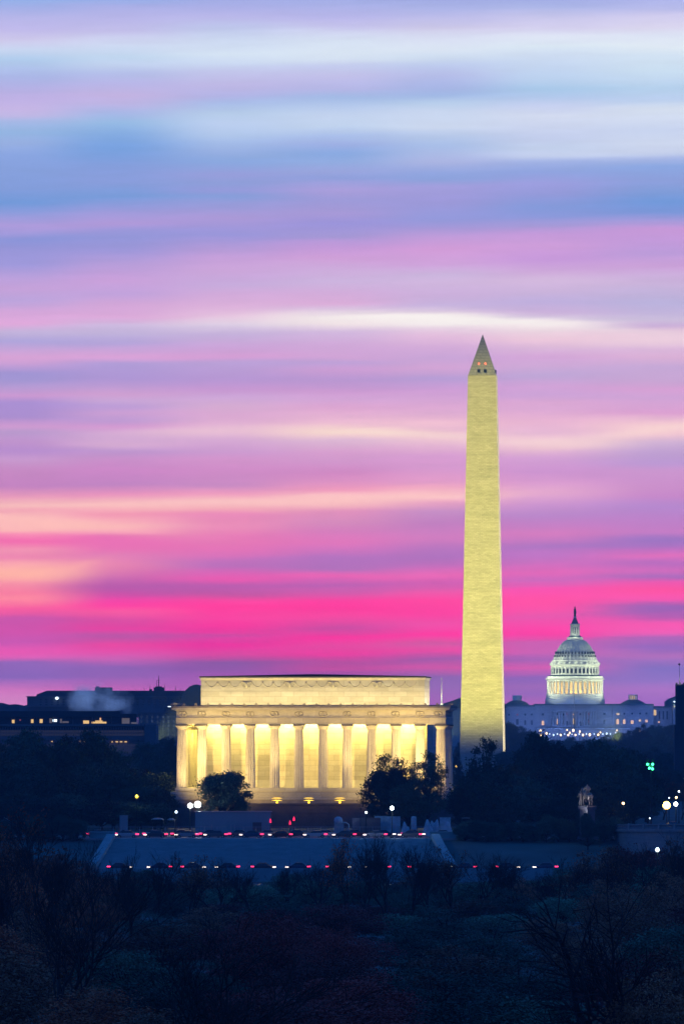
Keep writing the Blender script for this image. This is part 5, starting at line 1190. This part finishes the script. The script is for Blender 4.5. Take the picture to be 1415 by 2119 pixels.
def bare(seed, H=16.0, spread=.55, depth=6, thick=.26, kids=(2, 4), lm=None, leaves=0):
    rnd = random.Random(seed); tk = MB(); cr = MB(); tips = []
    def grow(p, d, ln, r, lev):
        pts = [p]; q = Vector(p); dd = Vector(d)
        segs = 4 if lev < 2 else 3 if lev < 4 else 2
        for s in range(segs):
            dd = (dd + Vector((rnd.gauss(0, .13), rnd.gauss(0, .13), rnd.gauss(.05, .08)))).normalized()
            q = q + dd * ln / segs; pts.append(q.copy())
        r1 = max(.018, r * .62)
        (tk if lev < 2 else cr).tube(pts, [r + (r1 - r) * i / segs for i in range(segs + 1)], 6 if lev < 2 else 4 if lev < 3 else 3)
        if lev >= depth: tips.append(pts[-1]); return
        n = rnd.randint(*kids) + (1 if lev == 0 else 0)
        for k in range(n):
            f = 1.0 if k == 0 else rnd.uniform(.45, 1.0); i = min(segs, max(1, int(f * segs + .5))); base_ = pts[i]
            a = rnd.uniform(0, 2*PI); o = dd.orthogonal().normalized(); o = Matrix.Rotation(a, 3, dd) @ o
            nd = (dd + o * spread * rnd.uniform(.5, 1.5) * (.5 if k == 0 else 1) + Vector((0, 0, .12))).normalized()
            grow(base_, nd, ln * rnd.uniform(.62, .88), r1 * rnd.uniform(.7, 1.0), lev + 1)
    grow(Vector((0, 0, -.4)), Vector((0, 0, 1)), H * .26, thick, 0)
    zmax = max(v[2] for v in cr.v); k = H / zmax
    for mm in (tk, cr): mm.v = [(a*k, b*k, c*k) for a, b, c in mm.v]
    root = thing('bare_tree', '', 'tree')
    tk.build('trunk', M['bark'], root); cr.build('crown', M['bark'], root, fixn=False)
    if leaves:
        vs = []; fs = []
        for t in tips:
            for i in range(leaves):
                p = Vector(t) * k + Vector((rnd.gauss(0, .35), rnd.gauss(0, .35), rnd.gauss(0, .3))); n = Vector((rnd.gauss(0, 1), rnd.gauss(0, 1), rnd.gauss(0, 1))).normalized(); tt = n.orthogonal().normalized(); b = n.cross(tt); sz = rnd.uniform(.10, .22); j = len(vs)
                vs += [tuple(p - tt*sz), tuple(p + b*sz*.6), tuple(p + tt*sz), tuple(p - b*sz*.6)]; fs.append((j, j+1, j+2, j+3))
        m = MB(); m.add(vs, fs); m.build('leaves', M[lm], root, fixn=False)
    return root
used = set()
def plant(proto, px, yt, Y, wpx, lab, group=None, H0=16.0, W0=14.0, rz=None, zb=None, tilt=None, name=None):
    if proto.name in used: o = copy_tree(proto)
    else: o = proto; used.add(proto.name)
    zg = gz(Y) if zb is None else zb
    o.location = (X(px, Y), Y, zg)
    sz = (Z(yt, Y) - zg) / H0; sx = wpx * PX(Y) / W0
    o.scale = (sx, sx, sz); o.rotation_euler = (0, tilt or 0, random.uniform(0, 6.28) if rz is None else rz)
    setp(o, lab, 'tree', group)
    if group is None and 'group' in o: del o['group']
    if name: o.name = name
    return o
random.seed(77)
E = [leafy(s, lm='leaf_dark', clumps=170, per=120, leaf=.56) for s in (1, 2, 3)]
SP = [leafy(21, lm='leaf_dark', clumps=80, per=85, leaf=.6, lobes=7, rag=.8), leafy(22, lm='leaf_dark', clumps=95, per=95, leaf=.55, lobes=6)]
OL = [leafy(s, lm='leaf_olive', clumps=120, per=110, leaf=.55) for s in (31, 32)]
FB = [leafy(s, lm=l, clumps=150, per=130, leaf=.36, base=1.2) for s, l in ((41, 'leaf_rust'), (42, 'leaf_brown'), (43, 'leaf_maroon'), (44, 'leaf_shrub'), (45, 'leaf_dark'))]
BT = [bare(51, depth=6, spread=.5), bare(52, depth=6, spread=.6), bare(53, depth=6, spread=.42, kids=(2, 4)), bare(54, depth=5, spread=.7, kids=(3, 4)), bare(55, depth=5, spread=.75, kids=(2, 4), thick=.5), bare(56, depth=6, spread=.65, kids=(2, 4), thick=.5)]
BL = [bare(61, depth=5, spread=.6, kids=(3, 4), lm='leaf_rust', leaves=3), bare(62, depth=5, spread=.55, kids=(3, 4), lm='leaf_brown', leaves=3)]
# trees before the temple
plant(E[0], 461, 1587, 1440, 124, 'round dark tree before the left end of the temple, behind the work floodlights', rz=.6)
plant(E[1], 806, 1556, 1442, 122, 'dark cone topped tree before the temple, left one of the pair at its right end', rz=2.0)
plant(SP[1], 884, 1548, 1438, 92, 'looser dark tree before the temple, right one of the pair at its right end', rz=1.1)
plant(E[2], 845, 1625, 1436, 110, 'low dark tree filling the gap between the pair before the temple', rz=1.1)
plant(SP[0], 1002, 1529, 1450, 128, 'open branched tree with gaps standing out against the foot of the obelisk', rz=.3)
plant(E[1], 985, 1592, 1446, 150, 'dark tree under the open branched tree at the foot of the obelisk', rz=.9)
plant(OL[0], 952, 1625, 1442, 70, 'small dark tree just right of the temple steps', rz=.9)
G1 = 'dark trees in the wooded mass right of the temple'
for i, (px, yt, Y, w) in enumerate([(1052, 1572, 1520, 110), (1086, 1548, 1560, 95), (1116, 1519, 1600, 100), (1152, 1523, 1580, 110), (1192, 1528, 1620, 110), (1232, 1533, 1600, 110), (1272, 1537, 1580, 105), (1308, 1542, 1640, 100), (1336, 1562, 1600, 80),
        (1030, 1610, 1470, 120), (1090, 1600, 1480, 130), (1140, 1590, 1490, 130), (1190, 1605, 1500, 110), (1262, 1600, 1500, 120), (1310, 1605, 1520, 110), (1060, 1650, 1450, 120), (1120, 1645, 1455, 130), (1165, 1650, 1450, 100), (1250, 1655, 1455, 90), (1285, 1640, 1470, 80), (1010, 1655, 1440, 120), (1340, 1625, 1560, 70), (1230, 1575, 1560, 120)]):
    plant(E[i % 3] if i % 4 else OL[i % 2], px, yt, Y, w * 1.15, 'dark leafy tree in the wooded mass right of the temple', G1)
G2 = 'dark trees in the wooded mass left of the temple'
for i, (px, yt, Y, w) in enumerate([(-15, 1524, 1520, 110), (28, 1517, 1540, 110), (66, 1512, 1560, 110), (106, 1519, 1530, 110), (146, 1510, 1560, 110), (186, 1513, 1540, 110), (222, 1532, 1560, 100), (256, 1556, 1540, 90), (290, 1582, 1520, 90), (325, 1590, 1510, 90),
        (0, 1580, 1490, 120), (55, 1575, 1490, 130), (115, 1580, 1480, 130), (175, 1575, 1490, 130), (235, 1592, 1480, 120), (290, 1620, 1475, 110), (335, 1630, 1470, 80), (30, 1640, 1455, 120), (90, 1645, 1450, 120), (150, 1640, 1455, 120), (210, 1648, 1450, 110), (265, 1655, 1450, 100), (320, 1660, 1452, 90)]):
    plant(E[i % 3] if i % 4 else OL[i % 2], px, yt, Y, w * 1.15, 'dark leafy tree in the wooded mass left of the temple', G2)
G3 = 'far trees behind the wooded masses'
far_t = [(300, 1526, 2050, 60), (330, 1522, 2100, 60), (352, 1530, 2000, 50), (372, 1540, 2000, 50), (315, 1556, 1850, 70), (348, 1565, 1800, 60)]
for i, (px, yt, Y, w) in enumerate(far_t): plant(E[i % 3], px, yt, Y, w*1.1, 'hazy blue tree standing further off between the left wood and the temple', 'hazy trees between left wood and temple')
far_r = [(1050, 1488, 4300, 46), (1074, 1500, 4250, 44), (1096, 1514, 4200, 44), (1118, 1526, 3900, 46), (1040, 1505, 4100, 46), (1060, 1522, 3800, 50), (1085, 1534, 3600, 50), (1284, 1516, 4300, 40), (1306, 1507, 4250, 44), (1328, 1498, 4200, 46), (1352, 1495, 4250, 46), (1376, 1498, 4200, 44), (1396, 1502, 4100, 44), (1420, 1504, 4100, 44), (1258, 1521, 4400, 36),
         (1300, 1526, 3600, 54), (1335, 1522, 3500, 56), (1368, 1520, 3600, 56), (1400, 1524, 3500, 56), (1430, 1524, 3500, 50), (1240, 1528, 3700, 50), (1210, 1528, 3700, 44), (1180, 1527, 3800, 44), (1150, 1527, 3800, 44), (1355, 1548, 2600, 70), (1390, 1552, 2500, 70), (1425, 1550, 2500, 70), (1050, 1556, 2700, 60), (1075, 1552, 2700, 60), (1380, 1585, 2100, 80), (1415, 1588, 2100, 80), (1350, 1590, 2100, 70), (1322, 1560, 2400, 60), (948, 1532, 3600, 26), (948, 1556, 2300, 24)]
for i, (px, yt, Y, w) in enumerate(far_r): plant((E + OL)[i % 5], px, yt, Y, w*1.2, 'hazy blue tree in the far tree line around the foot of the capitol', 'hazy trees below the capitol', zb=gz(Y) - 2)
plant(E[2], 1216, 1684, 1388, 44, 'low dark shrub hiding the foot of the rider statue')
# behind the street lamps at the right
for i, (px, yt, Y, w, lab) in enumerate([(1372, 1608, 1640, 70, 'reddish half bare tree behind the orange street lamp'), (1410, 1620, 1650, 60, 'reddish half bare tree cut by the right edge beside the topmost lamp'), (1256, 1640, 1430, 80, 'dull olive tree just right of the rider statue')]):
    plant(BL[0] if i < 2 else OL[1], px, yt, Y, w*1.4, lab)
# ---- foreground woods on the near bank
G4 = 'foreground trees on the near bank'
rnd = random.Random(5)
def zone(px, yt):
    if px < 260: return 0 if rnd.random() < .55 else 1
    if 450 < px < 800 and yt > 1850: return 2
    if 760 < px < 1150 and yt > 1960: return 4
    if px > 1170: return (1, 2, 3)[rnd.randrange(3)]
    return (3, 1, 3, 4)[rnd.randrange(4)]
lab_by = {0: 'rusty brown leafy tree on the near bank at the left', 1: 'dry brown leafy tree on the near bank', 2: 'dark maroon leafy tree on the near bank', 3: 'dull olive leafy tree on the near bank', 4: 'nearly black evergreen tree on the near bank'}
grp_by = {0: 'rusty trees on the near bank', 1: 'dry brown trees on the near bank', 2: 'maroon trees on the near bank', 3: 'olive trees on the near bank', 4: 'black evergreens on the near bank'}
rows = [(1028, 1806, 62, 130), (1000, 1822, 66, 150), (930, 1842, 92, 175), (840, 1874, 115, 210), (740, 1915, 130, 250), (640, 1962, 150, 290), (560, 2010, 175, 330), (490, 2058, 200, 360)]
for (Y, yt0, step, w) in rows:
    px = -50 + rnd.uniform(-20, 20)
    while px < 1470:
        yt = yt0 + rnd.uniform(-14, 26)
        if px < 220: yt -= (220 - px) * .30
        if px > 1180: yt -= min(60, (px - 1180) * .5)
        z = zone(px, yt)
        plant(FB[z], px, yt, Y + rnd.uniform(-25, 25), w * rnd.uniform(.85, 1.2), lab_by[z], grp_by[z], zb=3)
        px += step * rnd.uniform(.8, 1.25)
for i, px in enumerate(list(range(-20, 190, 30)) + list(range(962, 1275, 24))):
    plant(E[i % 3], px, 1694 + rnd.uniform(-8, 10), 1399 + rnd.uniform(-1.5, 1.5), 56, 'low dark shrub in the row edging the circle road beside the stairs', 'shrubs edging the circle road', zb=6.2)
# singled-out near trees
plant(FB[2], 560, 1866, 655, 250, 'broad dark maroon tree, the tallest maroon crown in the middle of the near bank', zb=3)
plant(FB[2], 690, 1905, 640, 200, 'lower dark maroon tree at the right shoulder of the broad maroon one', zb=3)
plant(FB[1], 1230, 1752, 960, 200, 'large brown crown rising below the rider statue on the near bank', zb=3)
plant(FB[2], 1300, 1738, 985, 190, 'large dark red brown crown under the bridge approach on the near bank', zb=3)
plant(FB[1], 1405, 1722, 900, 150, 'brown crown at the far right edge just below the bridge wall', zb=3)
plant(FB[0], 45, 1800, 760, 260, 'tallest rusty crown at the left edge of the near bank', zb=3)
plant(FB[3], 1190, 1790, 990, 170, 'olive crown left of the large brown one on the near bank', zb=3)
bl = [(40, 1672, 760, 230, 1), (118, 1700, 720, 220, 0), (190, 1735, 780, 170, 3), (262, 1742, 800, 170, 2), (322, 1756, 860, 150, 0), (392, 1768, 880, 150, 1), (452, 1772, 900, 150, 3), (515, 1780, 940, 140, 0), (590, 1778, 960, 120, 2), (660, 1772, 950, 120, 1),
      (725, 1728, 900, 120, 2), (760, 1718, 905, 130, 0), (800, 1722, 890, 130, 1), (845, 1726, 900, 130, 2), (890, 1736, 900, 130, 0), (940, 1752, 920, 140, 3), (1000, 1758, 940, 150, 1), (1060, 1772, 950, 150, 0), (1120, 1790, 960, 140, 2), (1185, 1768, 930, 150, 1), (1250, 1750, 900, 150, 0), (1330, 1742, 900, 150, 3), (1395, 1716, 860, 160, 1), (5, 1760, 640, 230, 0)]
for i, (px, yt, Y, w, k) in enumerate(bl):
    nm = ['leftmost'] 
    plant((BT[:4] + BL)[k if i % 5 else 4 + i % 2], px, yt, Y, w * 1.1, 'bare twiggy tree rising from the near bank against the stairs and lawn', 'bare trees along the near bank', W0=13.0, zb=3)
plant(BT[4], 1372, 1790, 470, 640, 'big bare tree leaning left from the lower right corner with long dark limbs', H0=16, W0=14, zb=2, tilt=R(-50), rz=0.0)
plant(BT[5], 300, 1860, 440, 620, 'big bare tree with crooked limbs in the lower left foreground', H0=16, W0=14, zb=2, tilt=R(12), rz=0.0)
plant(BT[5], 95, 1760, 520, 430, 'tall bare tree with rusty scrub round its foot at the lower left edge', H0=16, W0=14, zb=2, rz=0.0)
# lights seen through leaves
street_lamp(1360, 1759.5, 1010, 3, 'cool white lamp shining through the twigs at the right on the near bank', 'globe', 'lamp_small', 160, (.7, 1, .9), .30)
street_lamp(283, 1649, 1448, 8, 'small yellow green lamp shining through the left wood', 'globe', 'lamp_yellow', 60, (.8, 1, .3), .34)
# ------------------------------------------------------------------ steam and haze
def volume(name, material):
    pass
def steam(px, py, w, h, Y, lab, dens, seed):
    m = MB(); m.lathe([(.05, -1), (.45, -.92), (.8, -.6), (1, -.1), (.95, .35), (.7, .72), (.35, .94), (.05, 1)], 24, smooth=True)
    mt = bpy.data.materials.new('steam'); mt.use_nodes = True; nt = mt.node_tree; nt.nodes.clear(); N = nt.nodes.new
    out = N('ShaderNodeOutputMaterial'); pv = N('ShaderNodeVolumePrincipled'); pv.inputs['Color'].default_value = (.92, .95, 1, 1)
    tc = N('ShaderNodeTexCoord'); ln = N('ShaderNodeVectorMath'); ln.operation = 'LENGTH'; nt.links.new(tc.outputs['Object'], ln.inputs[0])
    ns = N('ShaderNodeTexNoise'); ns.inputs['Scale'].default_value = 1.7; ns.inputs['Detail'].default_value = 3; mp = N('ShaderNodeMapping'); mp.inputs['Location'].default_value = (seed, seed, 0); nt.links.new(tc.outputs['Object'], mp.inputs[0]); nt.links.new(mp.outputs[0], ns.inputs['Vector'])
    mr = N('ShaderNodeMapRange'); mr.inputs[1].default_value = 1.0; mr.inputs[2].default_value = -.1; mr.inputs[3].default_value = 0; mr.inputs[4].default_value = dens * 1.6
    wob = N('ShaderNodeMath'); wob.operation = 'MULTIPLY_ADD'; nt.links.new(ns.outputs[0], wob.inputs[0]); wob.inputs[1].default_value = 2.2; wob.inputs[2].default_value = -.85
    sm = N('ShaderNodeMath'); sm.operation = 'ADD'; nt.links.new(ln.outputs['Value'], sm.inputs[0]); nt.links.new(wob.outputs[0], sm.inputs[1]); nt.links.new(sm.outputs[0], mr.inputs[0])
    mm = N('ShaderNodeMath'); mm.operation = 'MULTIPLY'; nt.links.new(mr.outputs[0], mm.inputs[0]); nt.links.new(ns.outputs[0], mm.inputs[1])
    nt.links.new(mm.outputs[0], pv.inputs['Density']); nt.links.new(pv.outputs[0], out.inputs['Volume'])
    o = m.build('steam', mt); o.location = (X(px, Y), Y, Z(py, Y)); P = PX(Y); o.scale = (w/2*P, 7, h/2*P)
    setp(o, lab, 'steam', kind='stuff')
light('SPOT', 'roof_flood', (X(200, 2290), 2290, Z(1476, 2290)), 85000, (.40, .58, 1.0), None, (X(200, 2330), 2330, Z(1450, 2330)), .5, angle=60)  # added fill lamp with no real source, lifts the steam plume
steam(178, 1447, 120, 92, 2330, 'pale bluish steam plume rising left over the modern roof', .5, 3)
steam(236, 1454, 96, 70, 2330, 'smaller pale steam plume beside the large one', .35, 9)
if HAZE:
    m = MB(); m.box(-2600, 2600, -600, 7050, -4.5, 200); mt = bpy.data.materials.new('haze'); mt.use_nodes = True; nt = mt.node_tree; nt.nodes.clear()
    out = nt.nodes.new('ShaderNodeOutputMaterial'); pv = nt.nodes.new('ShaderNodeVolumePrincipled'); pv.inputs['Color'].default_value = (.50, .74, 1, 1); pv.inputs['Density'].default_value = HAZE
    nt.links.new(pv.outputs[0], out.inputs['Volume']); mt.cycles.homogeneous_volume = True if hasattr(mt.cycles, 'homogeneous_volume') else True
    setp(m.build('haze', mt), kind='stuff')
for p_ in (E + SP + OL + FB + BT + BL):
    if p_.name not in used:
        for c_ in list(p_.children): bpy.data.objects.remove(c_)
        bpy.data.objects.remove(p_)
